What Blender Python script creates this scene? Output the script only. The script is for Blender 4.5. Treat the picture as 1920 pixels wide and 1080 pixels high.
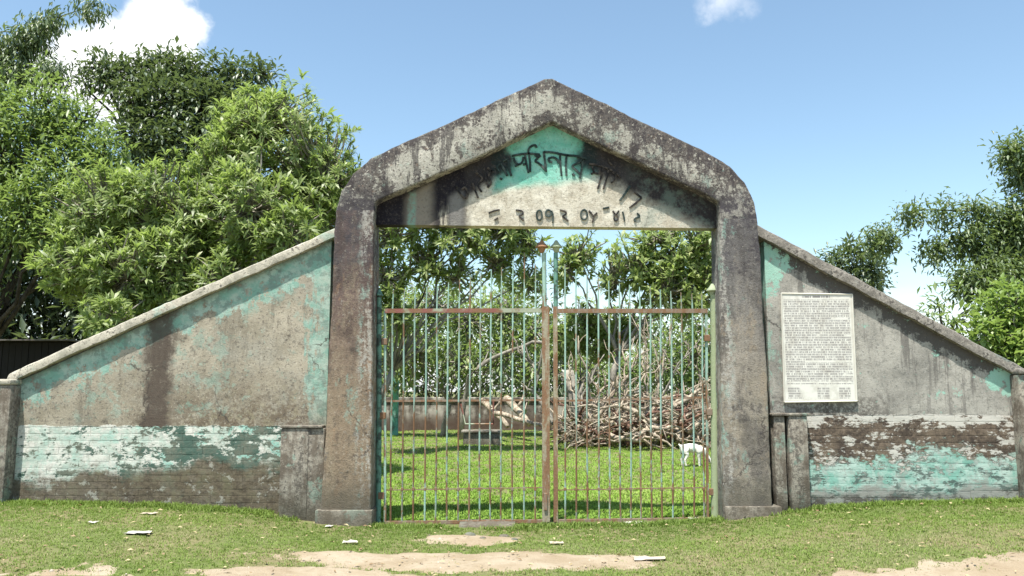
import bpy, bmesh, math, random
import numpy as np
from mathutils import Vector, Matrix, noise as mnoise
R = math.radians
random.seed(7); rng = np.random.default_rng(11)
scene = bpy.context.scene
for o in list(bpy.data.objects): bpy.data.objects.remove(o)
COL = scene.collection
scene.cycles.max_bounces = 5; scene.cycles.diffuse_bounces = 3; scene.cycles.transmission_bounces = 3; scene.cycles.glossy_bounces = 2

# ---------------------------------------------------------------- camera
FPX, CAMD, CAMH, TILT = 1500.0, 9.77, 1.6, math.atan(190/1500)
cam = bpy.data.cameras.new('camera'); co = bpy.data.objects.new('camera', cam); COL.objects.link(co)
cam.sensor_width = 36; cam.lens = 36*FPX/1920; cam.clip_start = .1; cam.clip_end = 3000
co.location = (0, -CAMD, CAMH); co.rotation_euler = (R(90)+TILT, 0, 0); scene.camera = co
scene.render.resolution_x, scene.render.resolution_y = 1024, 576
CT, ST = math.cos(TILT), math.sin(TILT)
def ray(px, py):
    u, v = (px-960)/FPX, (540-py)/FPX
    return (u, CT-v*ST, ST+v*CT)
def at(px, py, Y):                       # a point at a chosen real depth Y
    d = ray(px, py); s = (Y+CAMD)/d[1]
    return Vector((d[0]*s, Y, CAMH+d[2]*s))

# ---------------------------------------------------------------- sky, sun, exposure
SUN_EL, SUN_AZ = 71.0, 24.0              # azimuth to the left of straight behind the camera
sd = Vector((-math.sin(R(SUN_AZ))*math.cos(R(SUN_EL)), -math.cos(R(SUN_AZ))*math.cos(R(SUN_EL)), math.sin(R(SUN_EL))))
sun = bpy.data.lights.new('sun', 'SUN'); so = bpy.data.objects.new('sun', sun); COL.objects.link(so)
sun.energy = 4.5; sun.angle = R(.53); sun.color = (1, .955, .88)
so.rotation_euler = sd.to_track_quat('Z', 'Y').to_euler(); so.location = (-10, -20, 40)
vs = scene.view_settings
vs.view_transform = 'Standard'; vs.look = 'None'; vs.gamma = 1; vs.exposure = 1.0; vs.use_curve_mapping = False

# ---------------------------------------------------------------- node helper
class S:
    def __init__(s, b, k): s.b, s.k = b, k
    def __add__(s, o): return s.b.math('ADD', s, o)
    def __radd__(s, o): return s.b.math('ADD', s, o)
    def __sub__(s, o): return s.b.math('SUBTRACT', s, o)
    def __rsub__(s, o): return s.b.math('SUBTRACT', o, s)
    def __mul__(s, o): return s.b.math('MULTIPLY', s, o)
    def __rmul__(s, o): return s.b.math('MULTIPLY', s, o)
    def __truediv__(s, o): return s.b.math('DIVIDE', s, o)
class NB:
    def __init__(s, tree): s.t = tree; s.n = tree.nodes; s.cache = {}
    def link(s, a, inp):
        if isinstance(a, S): s.t.links.new(a.k, inp)
        else:
            if inp.type == 'RGBA' and hasattr(a, '__len__') and len(a) == 3: a = (*a, 1)
            inp.default_value = a
    def math(s, op, *a, clamp=False):
        n = s.n.new('ShaderNodeMath'); n.operation = op; n.use_clamp = clamp
        for i, x in enumerate(a): s.link(x, n.inputs[i])
        return S(s, n.outputs[0])
    def max(s, a, b): return s.math('MAXIMUM', a, b)
    def min(s, a, b): return s.math('MINIMUM', a, b)
    def abs(s, a): return s.math('ABSOLUTE', a)
    def posv(s):
        if 'p' not in s.cache:
            s.cache['p'] = S(s, s.n.new('ShaderNodeNewGeometry').outputs['Position'])
        return s.cache['p']
    def objv(s):
        if 'o' not in s.cache:
            s.cache['o'] = S(s, s.n.new('ShaderNodeTexCoord').outputs['Object'])
        return s.cache['o']
    def genv(s): return S(s, s.n.new('ShaderNodeTexCoord').outputs['Generated'])
    def sep(s, v):
        n = s.n.new('ShaderNodeSeparateXYZ'); s.link(v, n.inputs[0]); return [S(s, o) for o in n.outputs]
    def xyz(s):
        if 'x' not in s.cache: s.cache['x'] = s.sep(s.posv())
        return s.cache['x']
    def comb(s, x, y, z):
        n = s.n.new('ShaderNodeCombineXYZ')
        for i, a in enumerate((x, y, z)): s.link(a, n.inputs[i])
        return S(s, n.outputs[0])
    def vm(s, op, a, b=None):
        n = s.n.new('ShaderNodeVectorMath'); n.operation = op; s.link(a, n.inputs[0])
        if b is not None: s.link(b, n.inputs[1])
        return S(s, n.outputs['Value'] if op in ('DISTANCE', 'DOT_PRODUCT', 'LENGTH') else n.outputs[0])
    def noise(s, scale, detail=4, rough=.55, vec=None, stretch=None, off=0, dist=0, color=False):
        v = vec or s.posv()
        if stretch or off:
            m = s.n.new('ShaderNodeMapping'); s.link(v, m.inputs[0])
            m.inputs['Scale'].default_value = stretch or (1, 1, 1); m.inputs['Location'].default_value = (off, off*.7, off*1.3)
            v = S(s, m.outputs[0])
        n = s.n.new('ShaderNodeTexNoise'); s.link(v, n.inputs['Vector'])
        n.inputs['Scale'].default_value = scale; n.inputs['Detail'].default_value = detail
        n.inputs['Roughness'].default_value = rough; n.inputs['Distortion'].default_value = dist
        return S(s, n.outputs['Color' if color else 0])
    def ss(s, lo, hi, x):                # smooth 0..1 (or 1..0 when lo > hi)
        inv = lo > hi
        n = s.n.new('ShaderNodeMapRange'); n.interpolation_type = 'SMOOTHSTEP'
        s.link(x, n.inputs[0]); n.inputs[1].default_value = min(lo, hi); n.inputs[2].default_value = max(lo, hi)
        n.inputs[3].default_value, n.inputs[4].default_value = (1, 0) if inv else (0, 1)
        return S(s, n.outputs[0])
    def mix(s, f, a, b, mode='MIX'):
        n = s.n.new('ShaderNodeMix'); n.data_type = 'RGBA'; n.blend_type = mode
        s.link(f, n.inputs[0]); s.link(a, n.inputs[6]); s.link(b, n.inputs[7])
        return S(s, n.outputs[2])
    def attr(s, name):
        n = s.n.new('ShaderNodeAttribute'); n.attribute_name = name; return S(s, n.outputs['Fac'])
def mat(name, fn):
    m = bpy.data.materials.new(name); m.use_nodes = True
    nt = m.node_tree; b = NB(nt); p = nt.nodes['Principled BSDF']
    r = fn(b)
    b.link(r['c'], p.inputs['Base Color']); b.link(r.get('r', .85), p.inputs['Roughness'])
    p.inputs['Specular IOR Level'].default_value = r.get('s', .25)
    if 'm' in r: b.link(r['m'], p.inputs['Metallic'])
    if 'h' in r:
        bn = nt.nodes.new('ShaderNodeBump'); bn.inputs['Strength'].default_value = r.get('hs', .6); bn.inputs['Distance'].default_value = r.get('hd', .02)
        b.link(r['h'], bn.inputs['Height']); nt.links.new(bn.outputs[0], p.inputs['Normal'])
    if 'tr' in r:
        t = nt.nodes.new('ShaderNodeBsdfTranslucent'); b.link(r['trc'], t.inputs[0])
        mx = nt.nodes.new('ShaderNodeMixShader'); mx.inputs[0].default_value = r['tr']
        nt.links.new(p.outputs[0], mx.inputs[1]); nt.links.new(t.outputs[0], mx.inputs[2])
        nt.links.new(mx.outputs[0], nt.nodes['Material Output'].inputs[0])
    return m

# ---------------------------------------------------------------- world
w = bpy.data.worlds.new('World'); scene.world = w; w.use_nodes = True
b = NB(w.node_tree); bg = w.node_tree.nodes['Background']
sk = w.node_tree.nodes.new('ShaderNodeTexSky'); sk.sky_type = 'NISHITA'; sk.sun_disc = False
sk.sun_elevation = R(SUN_EL); sk.sun_rotation = math.atan2(sd.x, sd.y)
sk.air_density = 1.0; sk.dust_density = .7; sk.ozone_density = 1.0; sk.altitude = 0
gv = b.genv(); nv = b.noise(14, 6, .6, vec=gv, color=True)
wv = b.vm('ADD', gv, b.vm('MULTIPLY', b.vm('SUBTRACT', nv, (.5, .5, .5)), (.10, .10, .10)))
def cdir(px, py): return Vector(ray(px, py)).normalized()
cl = None
for px, py, r in ((235, 95, 80), (300, 62, 74), (165, 120, 75), (335, 115, 55), (105, 140, 60), (250, 150, 95)):
    m_ = b.ss(r/1500*1.12, r/1500*.62, b.vm('DISTANCE', wv, tuple(cdir(px, py))))
    cl = m_ if cl is None else b.max(cl, m_)
wisp = b.ss(.035, .0, b.vm('DISTANCE', b.vm('MULTIPLY', wv, (.6, 1, 1.5)), tuple(Vector(cdir(1340, -8))*Vector((.6, 1, 1.5)) if False else (cdir(1340, -8).x*.6, cdir(1340, -8).y, cdir(1340, -8).z*1.5))))*.55
gz = b.sep(gv)[2]
field = b.ss(.60, .74, b.noise(3.2, 7, .58, vec=gv, stretch=(1, 1, 2.2), off=4.3))*b.ss(.62, .4, gz)*.9
low = b.ss(.17, .0, gz)*b.ss(.25, .62, b.noise(6, 5, .6, vec=gv, stretch=(1, 1, 2.5), off=1.7))
back = b.ss(.15, -.15, b.sep(gv)[1])     # scattered fair-weather clouds over the rest of the sky
allc = b.max(b.max(cl, wisp), b.max(field*back, low*.9))
skyc = b.mix(1.0, S(b, sk.outputs[0]), (.89, .925, .845), 'MULTIPLY')
dens = b.ss(.35, .75, b.noise(9, 4, .5, vec=gv, off=2.0))
white = b.mix(dens, (4.6, 4.75, 4.95), (5.6, 5.6, 5.6))
b.link(b.mix(allc, skyc, white), bg.inputs[0]); bg.inputs[1].default_value = .135

# ---------------------------------------------------------------- mesh helpers
def link(o, parent=None, mats=()):
    COL.objects.link(o)
    if parent: o.parent = parent
    for m in mats: o.data.materials.append(m)
    return o
def empty(name, loc, label, cat, group=None):
    o = bpy.data.objects.new(name, None); COL.objects.link(o); o.location = loc; o.empty_display_size = .1
    return tag(o, label, cat, group)
def woff(o): return o.location+woff(o.parent) if o else Vector()
def tag(o, label=None, cat=None, group=None, kind=None):
    if label: o['label'] = label
    if cat: o['category'] = cat
    if group: o['group'] = group
    if kind: o['kind'] = kind
    return o
class MB:
    def __init__(s): s.v = []; s.f = []
    def add(s, vs, fs):
        n = len(s.v); s.v += [tuple(v) for v in vs]; s.f += [tuple(i+n for i in f) for f in fs]; return s
    def box(s, a, c, ch=0.0):
        (x0, y0, z0), (x1, y1, z1) = a, c
        if ch <= 0:
            return s.add([(x0,y0,z0),(x1,y0,z0),(x1,y1,z0),(x0,y1,z0),(x0,y0,z1),(x1,y0,z1),(x1,y1,z1),(x0,y1,z1)],
                         [(0,3,2,1),(4,5,6,7),(0,1,5,4),(1,2,6,5),(2,3,7,6),(3,0,4,7)])
        bm = bmesh.new(); bmesh.ops.create_cube(bm, size=1)
        for v in bm.verts: v.co = Vector(((x0+x1)/2+v.co.x*(x1-x0), (y0+y1)/2+v.co.y*(y1-y0), (z0+z1)/2+v.co.z*(z1-z0)))
        bmesh.ops.bevel(bm, geom=bm.edges[:], offset=ch, segments=2, affect='EDGES', profile=.5)
        bm.verts.index_update(); s.add([v.co for v in bm.verts], [[v.index for v in f.verts] for f in bm.faces]); bm.free(); return s
    def tube(s, pts, radii, n=6, cap=True):
        pts = [Vector(p) for p in pts]; rings = []
        up = Vector((0, 0, 1))
        for i, p in enumerate(pts):
            d = (pts[min(i+1, len(pts)-1)]-pts[max(i-1, 0)]).normalized()
            a = d.cross(up if abs(d.z) < .9 else Vector((1, 0, 0))).normalized(); c = a.cross(d)
            r = radii[i] if hasattr(radii, '__len__') else radii
            rings.append([p+(a*math.cos(t)+c*math.sin(t))*r for t in [2*math.pi*k/n for k in range(n)]])
        fs = []
        for i in range(len(pts)-1):
            for k in range(n):
                k2 = (k+1) % n; fs.append((i*n+k, i*n+k2, (i+1)*n+k2, (i+1)*n+k))
        if cap: fs.append(tuple(range(n))[::-1]); fs.append(tuple((len(pts)-1)*n+k for k in range(n)))
        return s.add([v for r_ in rings for v in r_], fs)
    def loft(s, secs, cap=True):
        n = len(secs[0]); fs = []
        for i in range(len(secs)-1):
            for k in range(n):
                k2 = (k+1) % n; fs.append((i*n+k, (i+1)*n+k, (i+1)*n+k2, i*n+k2))
        if cap: fs.append(tuple(range(n))); fs.append(tuple((len(secs)-1)*n+k for k in range(n))[::-1])
        return s.add([v for q in secs for v in q], fs)
    def prism(s, poly, y0, y1):           # poly: list of (x, z), extruded along Y
        n = len(poly)
        return s.add([(x, y0, z) for x, z in poly]+[(x, y1, z) for x, z in poly],
                     [tuple(range(n)), tuple(range(n, 2*n))[::-1]]+[((i+1) % n, i, n+i, n+(i+1) % n) for i in range(n)])
    def build(s, name, m, parent=None, smooth=False, fix=True, ang=None):
        me = bpy.data.meshes.new(name)
        off = woff(parent)
        me.from_pydata([tuple(Vector(v)-off) for v in s.v], [], s.f); me.validate()
        if fix:
            bm = bmesh.new(); bm.from_mesh(me); bmesh.ops.recalc_face_normals(bm, faces=bm.faces); bm.to_mesh(me); bm.free()
        if smooth:
            me.polygons.foreach_set('use_smooth', [True]*len(me.polygons))
            if ang: me.set_sharp_from_angle(angle=R(ang))
        me.materials.append(m)
        o = bpy.data.objects.new(name, me); COL.objects.link(o)
        if parent: o.parent = parent
        return o
def nz(p, s=1.0): return mnoise.noise(Vector(p)*s)

# ---------------------------------------------------------------- materials
MINT = (.17, .47, .36); MINT_D = (.07, .26, .22); MINT_L = (.33, .58, .47)
BEIGE = (.295, .25, .185); BEIGE_L = (.41, .355, .27); GREY = (.26, .255, .235); BROWN = (.125, .09, .06); MOLD = (.032, .029, .033); WHITE = (.60, .60, .54)
Xp = lambda px, py, Y=0: at(px, py, Y).x
Zp = lambda py, px=960, Y=0: at(px, py, Y).z
def line_below(b, p0, p1, Y=0):          # distance below a sloping line given by two photo points
    a, c = at(*p0, Y), at(*p1, Y); x, _, z = b.xyz(); k = (c.z-a.z)/(c.x-a.x)
    return (x-a.x)*k+a.z-z
def near(b, x, c, wd): return b.ss(wd, wd*.35, b.abs(x-c))
def plaster_h(b): return b.noise(60, 6, .7)*.45+b.noise(9, 6, .65)*.55
def crack(b, o=0, sc=.9):                # thin wandering cracks
    v = b.vm('ADD', b.posv(), b.vm('MULTIPLY', b.noise(3, 5, .7, off=o, color=True), (.35, .35, .35)))
    n = b.n.new('ShaderNodeTexVoronoi'); n.feature = 'DISTANCE_TO_EDGE'; b.link(v, n.inputs['Vector']); n.inputs['Scale'].default_value = sc
    return b.ss(.012, .003, S(b, n.outputs[0]))*b.ss(.5, .6, b.noise(1.1, 3, .5, off=o+2))
def flake(b, sc, o, lo, hi, stretch=None): return b.ss(lo, hi, b.noise(sc, 10, .74, off=o, stretch=stretch))   # hard-edged flaking patches
def speck(b, c, o, amt=.5, dark=(.07, .06, .052), pale=(.50, .46, .38)):
    c = b.mix(flake(b, 34, o, .545, .60)*amt, c, dark); c = b.mix(flake(b, 13, o+3, .56, .63)*amt*.8, c, dark)
    return b.mix(flake(b, 27, o+7, .57, .63)*amt*.8, c, pale)

def f_wing_left(b):
    x, y, z = b.xyz()
    big = b.noise(1.3, 5, .6); mid = b.noise(4.5, 8, .7, off=3.1); fin = b.noise(22, 8, .75, off=1.2); vst = b.noise(7, 7, .7, stretch=(1, 1, .10), off=5)
    d = line_below(b, (625, 440), (20, 715))
    c = b.mix(b.ss(.38, .62, big*.5+mid*.5), (.25, .22, .165), (.41, .365, .285))
    c = b.mix(b.ss(.46, .62, b.noise(2.3, 7, .7, off=23))*.55, c, (.30, .285, .24))
    # brown algae low on the plaster, towards the pier
    reg = b.ss(2.1, 1.15, z+(big-.5)*.9)*b.ss(-5.6, -3.9, x+(mid-.5))
    c = b.mix(b.ss(.42, .54, fin*.45+mid*.55)*reg*.85, c, (.12, .088, .058))
    c = b.mix(flake(b, 9, 17, .52, .58)*reg*.5, c, (.30, .27, .18))
    c = speck(b, c, 31, .62)
    # streaks running down from the coping
    c = b.mix(b.ss(.52, .62, vst)*b.ss(1.9, .2, d)*.6, c, (.13, .115, .09))
    # mint paint left under the coping and beside the pier, flaking
    flk = b.noise(6, 10, .74, off=19); m = b.ss(.47, .52, flk+b.ss(.52, .12, d)*.17-.09+b.ss(-4.4, -2.6, x)*.05)*b.ss(.62, .42, d+(mid-.5)*.5)
    m2 = b.ss(.47, .53, flk*.5+vst*.5+b.ss(-2.62, -2.34, x)*.14-.09)*b.ss(-2.75, -2.5, x)*b.ss(1.0, 1.6, z)
    m3 = b.ss(.56, .62, flk+near(b, x, -3.75, .5)*.06+near(b, x, -5.0, .5)*.05)*b.ss(1.05, 1.4, z)*.4
    mc = b.mix(b.ss(.4, .6, mid), (.36, .47, .40), (.18, .36, .295)); mc = b.mix(flake(b, 9, 41, .5, .57)*.6, mc, (.14, .19, .17))
    c = b.mix(b.max(b.max(m*.92, m2*.85), m3), c, mc)
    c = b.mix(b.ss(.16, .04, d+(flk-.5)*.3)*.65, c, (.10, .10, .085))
    # dark run of water stain
    st = near(b, x+(mid-.5)*.42+(fin-.5)*.2, Xp(298, 700), .25)*b.ss(.9, 1.0, z)
    c = b.mix(st*b.ss(.30, .46, mid*.5+fin*.5)*.88, c, (.07, .052, .042))
    c = b.mix(crack(b, 4)*.8, c, (.06, .05, .042))
    # dado of peeling paint
    dz = z+(mid-.5)*.12+(fin-.5)*.06
    dado = b.ss(Zp(799)+.008, Zp(799)-.008, dz)
    rightw = b.ss(-5.3, -3.7, x+(big-.5)*1.5)
    leaf = b.noise(5.5, 10, .76, stretch=(.75, 1, 1.35), off=2.2)
    dc = b.mix(b.ss(.42, .58, mid), (.62, .61, .55), (.44, .52, .45)); dc = b.mix(flake(b, 16, 51, .5, .58)*.45, dc, (.36, .35, .30))
    dc = b.mix(flake(b, 4.5, 6, .53, .56)*(rightw*.5+.3), dc, (.26, .50, .42))
    dc = b.mix(b.ss(.51, .54, leaf+rightw*.075-.02), dc, b.mix(b.ss(.4, .6, mid), (.07, .12, .095), (.15, .16, .125)))
    low = b.ss(Zp(882), Zp(908), dz+(leaf-.5)*.8+(big-.5)*.7-rightw*.13)
    lowc = b.mix(b.ss(.38, .6, fin*.6+mid*.4), (.07, .052, .036), (.155, .125, .085)); lowc = b.mix(b.ss(.5, .7, mid)*.6, lowc, (.12, .12, .065))
    lowc = b.mix(flake(b, 8, 61, .57, .61)*.7, lowc, (.36, .35, .30))
    dc = b.mix(low*.95, dc, lowc)
    c = b.mix(dado, c, dc)
    return dict(c=c, r=.92, h=plaster_h(b)+leaf*dado*.5, hd=.014, hs=.8)
def f_wing_right(b):
    x, y, z = b.xyz()
    big = b.noise(1.4, 5, .6, off=12); mid = b.noise(4.5, 8, .7, off=13.1); fin = b.noise(22, 8, .75, off=11.2); vst = b.noise(8, 7, .7, stretch=(1, 1, .10), off=15)
    d = line_below(b, (1430, 445), (1915, 705))
    c = b.mix(b.ss(.38, .62, big*.5+mid*.5), (.23, .22, .195), (.40, .38, .335))
    c = speck(b, c, 131, .5, (.09, .095, .088), (.47, .46, .42))
    c = b.mix(b.ss(.50, .60, vst)*.5*b.ss(1.9, 1.1, z), c, (.16, .15, .135)); c = b.mix(b.ss(.55, .63, vst)*.5, c, (.17, .16, .145))
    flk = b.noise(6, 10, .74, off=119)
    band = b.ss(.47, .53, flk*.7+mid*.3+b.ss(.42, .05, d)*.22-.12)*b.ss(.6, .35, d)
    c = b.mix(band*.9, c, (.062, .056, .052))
    c = b.mix(b.ss(.52, .6, vst)*b.ss(1.2, .2, d)*.6, c, (.09, .082, .075))
    mreg = b.max(b.ss(.55, .1, b.abs(x-3.12)+b.abs(z-3.1)*.7), b.ss(.6, .1, b.abs(x-6.15)*.8+b.abs(z-1.72)*1.0))
    m = b.ss(.50, .56, flk+mreg*.22-.10)
    m = b.max(m, b.ss(.55, .6, flk*.5+vst*.5+b.ss(3.4, 3.1, x)*.04)*b.ss(3.6, 3.3, x)*.5)
    c = b.mix(m, c, b.mix(mid, (.40, .55, .46), (.17, .42, .33)))
    # dirt under the notice
    c = b.mix(b.ss(1.62, 1.38, z+(mid-.5)*.3)*b.ss(4.9, 4.2, x+(mid-.5))*b.ss(.44, .54, fin*.6+mid*.4)*.85, c, (.08, .07, .06))
    c = b.mix(crack(b, 14)*.8, c, (.06, .055, .05))
    dz = z+(mid-.5)*.12+(fin-.5)*.06
    dado = b.ss(Zp(778)+.008, Zp(778)-.008, dz)
    leaf = b.noise(5.5, 10, .76, stretch=(.7, 1, 1.5), off=22.2)
    dc = b.mix(b.ss(.4, .6, fin*.5+mid*.5), (.055, .042, .034), (.17, .13, .095))
    dc = b.mix(b.ss(.53, .56, leaf+b.ss(Zp(806), Zp(780), dz)*.10-.005), dc, (.50, .48, .43))
    mm = b.ss(Zp(848), Zp(864), dz+(leaf-.5)*1.1+(big-.5)*.8+(mid-.5)*.4)
    mc = b.mix(b.ss(.4, .6, mid), (.40, .52, .46), (.20, .40, .33)); mc = b.mix(b.ss(.505, .54, leaf)*.85, mc, (.065, .085, .075)); mc = b.mix(flake(b, 8, 129, .53, .58)*.6, mc, (.32, .32, .29))
    dc = b.mix(mm, dc, mc)
    lo = b.ss(Zp(908), Zp(928), dz+(leaf-.5)*.8+(big-.5)*.5)
    dc = b.mix(lo*.9, dc, b.mix(b.ss(.45, .56, leaf), (.26, .25, .225), (.085, .072, .06)))
    c = b.mix(dado, c, dc)
    return dict(c=c, r=.92, h=plaster_h(b)+leaf*dado*.5, hd=.014, hs=.8)
def f_coping(dark):
    def f(b):
        mid = b.noise(5, 8, .7, off=3); fin = b.noise(24, 8, .75); big = b.noise(1.6, 4, .6, off=8)
        a, c_ = ((.17, .155, .135), (.33, .305, .265)) if dark else ((.33, .31, .25), (.52, .48, .39))
        c = b.mix(b.ss(.38, .6, mid), a, c_)
        c = b.mix(b.ss(.50, .56, fin*.45+mid*.55-(0 if dark else .03))*.85, c, (.055, .049, .045))
        c = speck(b, c, 71, .5)
        c = b.mix(b.ss(.58, .66, big+(mid-.5)*.3)*.6, c, (.30, .42, .35) if not dark else (.13, .17, .15))
        return dict(c=c, r=.93, h=plaster_h(b), hd=.02, hs=.8)
    return f
def f_hood(b):
    x, y, z = b.xyz()
    big = b.noise(1.5, 5, .6, off=31); mid = b.noise(4.2, 10, .74, off=33); fin = b.noise(17, 9, .76, off=37); vst = b.noise(9, 7, .7, stretch=(1, 1, .14), off=35)
    c = b.mix(b.ss(.40, .60, mid), (.33, .315, .27), (.50, .475, .41))
    c = b.mix(flake(b, 6, 43, .52, .6)*.5, c, (.27, .25, .22))
    d = b.min(line_below(b, (700, 295), (1030, 146), -.2), line_below(b, (1030, 146), (1375, 315), -.2))
    top = b.ss(.30, .0, d+(mid-.5)*.3)*.055; bot = b.ss(.34, .5, d)*.03
    right = b.ss(.3, 1.5, x)*.035+b.ss(-1.3, -2.0, x)*.035
    s1 = fin*.3+mid*.5+big*.2
    c = b.mix(b.ss(.515, .56, s1+top*1.3+right*1.2+bot)*.9, c, b.mix(b.ss(.4, .6, fin), (.024, .02, .025), (.09, .074, .066)))
    c = b.mix(b.ss(.55, .61, vst+top+right)*.7, c, (.045, .038, .04))
    c = speck(b, c, 81, .9, (.028, .023, .026), (.55, .52, .44))
    c = b.mix(flake(b, 3.3, 41, .57, .63)*.45, c, (.33, .42, .36))
    c = b.mix(flake(b, 6.5, 44, .60, .66)*.5, c, (.25, .16, .11))
    c = b.mix(crack(b, 34, 1.3)*.8, c, (.05, .042, .04))
    c = b.mix(b.ss(4.12, 3.84, z+(mid-.5)*.6)*(b.ss(.44, .56, fin*.5+mid*.5)*.55+.35), c, (.055, .05, .058))
    return dict(c=c, r=.94, h=plaster_h(b)+fin*.2, hd=.02, hs=.9)
def f_pier(left):
    def f(b):
        x, y, z = b.xyz(); o = 50 if left else 60
        big = b.noise(1.5, 5, .6, off=o); mid = b.noise(4.2, 9, .72, off=o+2); fin = b.noise(20, 9, .75, off=o+4); vst = b.noise(8, 7, .7, stretch=(1, 1, .13), off=o+5)
        lo = (.235, .18, .125) if left else (.27, .235, .185); hi = (.12, .085, .075) if left else (.17, .16, .15)
        c = b.mix(b.ss(1.2, 2.9, z+(mid-.5)*1.6), lo, hi)
        c = b.mix(b.ss(.47, .56, fin*.4+vst*.3+mid*.3)*.65, c, (.29, .235, .165) if left else (.31, .28, .235))
        c = b.mix(b.ss(.52, .60, mid*.6+fin*.4)*.65, c, (.05, .042, .04))
        c = b.mix(b.ss(2.7, 3.3, z+(mid-.5)*.9)*(b.ss(.44, .56, fin*.5+mid*.5)*.55+.35), c, (.055, .05, .058))
        c = b.mix(b.ss(.50, .60, b.noise(1.9, 8, .68, off=o+30, stretch=(1.3, 1, .6)))*.6, c, (.062, .045, .04) if left else (.075, .068, .064))
        c = b.mix(flake(b, 2.4, o+33, .55, .62, (1, 1, .6))*.5, c, (.27, .17, .10) if left else (.30, .24, .17))
        cx = Xp(650, 600) if left else Xp(1395, 600)
        pale = b.ss(.15, .25, b.abs(x-cx)+(mid-.5)*.25)
        c = b.mix(pale*b.ss(.48, .56, vst*.5+fin*.5)*.75, c, (.40, .385, .345))
        mn = b.max(flake(b, 2.6, o+9, .57, .62, (1, 1, .5))*.55, pale*.8*flake(b, 4, o+11, .54, .6, (1, 1, .35)))
        c = b.mix(mn*b.ss(.42, .54, fin), c, b.mix(mid, (.11, .2, .17), (.32, .46, .39)))
        c = speck(b, c, o+20, .42, (.04, .034, .032), (.44, .41, .35))
        c = b.mix(b.ss(.7, .25, z+(mid-.5)*.6)*.7, c, b.mix(fin, (.05, .046, .036), (.14, .125, .095)))
        c = b.mix(crack(b, o, 1.2)*.7, c, (.05, .042, .04))
        return dict(c=c, r=.94, h=plaster_h(b)+fin*.2, hd=.02, hs=.85)
    return f
def f_base(b):
    x, y, z = b.xyz()
    mid = b.noise(5, 8, .7, off=71); fin = b.noise(22, 8, .75, off=73); vst = b.noise(9, 7, .7, stretch=(1, 1, .14), off=75)
    c = b.mix(b.ss(.42, .58, mid*.5+vst*.5), (.12, .10, .078), (.31, .285, .235))
    c = b.mix(b.ss(.50, .57, fin*.5+vst*.5)*.75, c, (.055, .046, .04))
    c = b.mix(flake(b, 4, 79, .56, .61)*.5, c, (.22, .33, .27))
    c = speck(b, c, 91, .5)
    c = b.mix(b.ss(.5, .1, z+(mid-.5)*.5)*.6, c, (.09, .078, .055))
    return dict(c=c, r=.94, h=plaster_h(b), hd=.018, hs=.8)
def f_tympanum(b):
    x, y, z = b.xyz(); Y = -.04
    big = b.noise(1.7, 5, .6, off=81); mid = b.noise(5, 9, .72, off=83); fin = b.noise(22, 8, .75, off=85); vst = b.noise(4.2, 7, .66, stretch=(1, 1, .12), off=87)
    c = b.mix(b.ss(.36, .62, mid), (.44, .395, .31), (.64, .60, .50))
    c = b.mix(b.ss(.54, .66, fin)*.6, c, (.24, .19, .14))
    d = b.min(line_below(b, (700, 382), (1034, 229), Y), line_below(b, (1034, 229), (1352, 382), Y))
    ap = at(1034, 229, Y)
    ax = b.abs(x-(ap.x+.02))
    # green paint left below the apex
    g = b.ss(.72, .58, b.abs(x-(ap.x-.08))+(mid-.5)*.35+(fin-.5)*.1)*b.ss(ap.z-.88, ap.z-.72, z+(big-.5)*.25-(x-ap.x)*.12)
    gc = b.mix(b.ss(.35, .65, mid), (.15, .45, .35), (.28, .56, .46))
    # black mould along both slopes
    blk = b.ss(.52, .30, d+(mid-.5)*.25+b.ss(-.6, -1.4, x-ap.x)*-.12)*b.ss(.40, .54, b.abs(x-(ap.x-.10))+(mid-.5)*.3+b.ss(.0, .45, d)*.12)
    c = b.mix(g, c, gc)
    vs_ = b.ss(-.95, -1.15, x-ap.x)
    c = b.mix(vs_*b.ss(.42, .50, vst)*.95, c, (.016, .014, .02))
    c = b.mix(vs_*b.ss(.42, .36, vst)*.8, c, (.20, .19, .165))
    px1 = near(b, x+(mid-.5)*.08, Xp(786, 400, Y), .24); px2 = near(b, x+(mid-.5)*.08, Xp(855, 400, Y), .13); lowz = b.ss(.02, .12, d+(mid-.5)*.2)
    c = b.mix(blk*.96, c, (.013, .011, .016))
    c = b.mix(px1*lowz*.9, c, (.25, .22, .18)); c = b.mix(px2*b.ss(.3, .42, d+(mid-.5)*.2)*.8, c, (.22, .21, .195))
    c = b.mix(near(b, x+(mid-.5)*.06, Xp(772, 400, Y), .07)*lowz*.7*b.ss(.4, .55, fin*.5+mid*.5), c, (.18, .38, .31))
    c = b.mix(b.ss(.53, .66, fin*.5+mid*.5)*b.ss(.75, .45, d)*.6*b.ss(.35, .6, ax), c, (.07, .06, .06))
    rb = b.ss(.85, 1.25, x-ap.x)*b.ss(.45, .6, mid)
    c = b.mix(rb*.55, c, (.14, .19, .16))
    c = speck(b, c, 181, .45, (.10, .085, .075), c)
    return dict(c=c, r=.92, h=plaster_h(b)+mid*.6, hd=.02, hs=.8)
def rust_mix(b, paint, o, amt, lo_rust=True):
    x, y, z = b.xyz(); n1 = b.noise(2.6, 5, .65, off=o, stretch=(4, 1, 1)); n2 = b.noise(30, 4, .7, off=o)
    rc = b.mix(n2, (.11, .06, .034), (.29, .165, .09))
    f = b.ss(.44, .60, n1+(b.ss(1.75, .9, z)*.10 if lo_rust else 0)+amt+(n2-.5)*.22)
    return b.mix(f, b.mix(n2, paint, tuple(q*.75 for q in paint)), rc), f
def f_bar(b):
    c, f = rust_mix(b, (.33, .50, .42), 91, -.04); return dict(c=c, r=f*.3+.5, s=.3, h=b.noise(90, 3), hd=.004)
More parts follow.
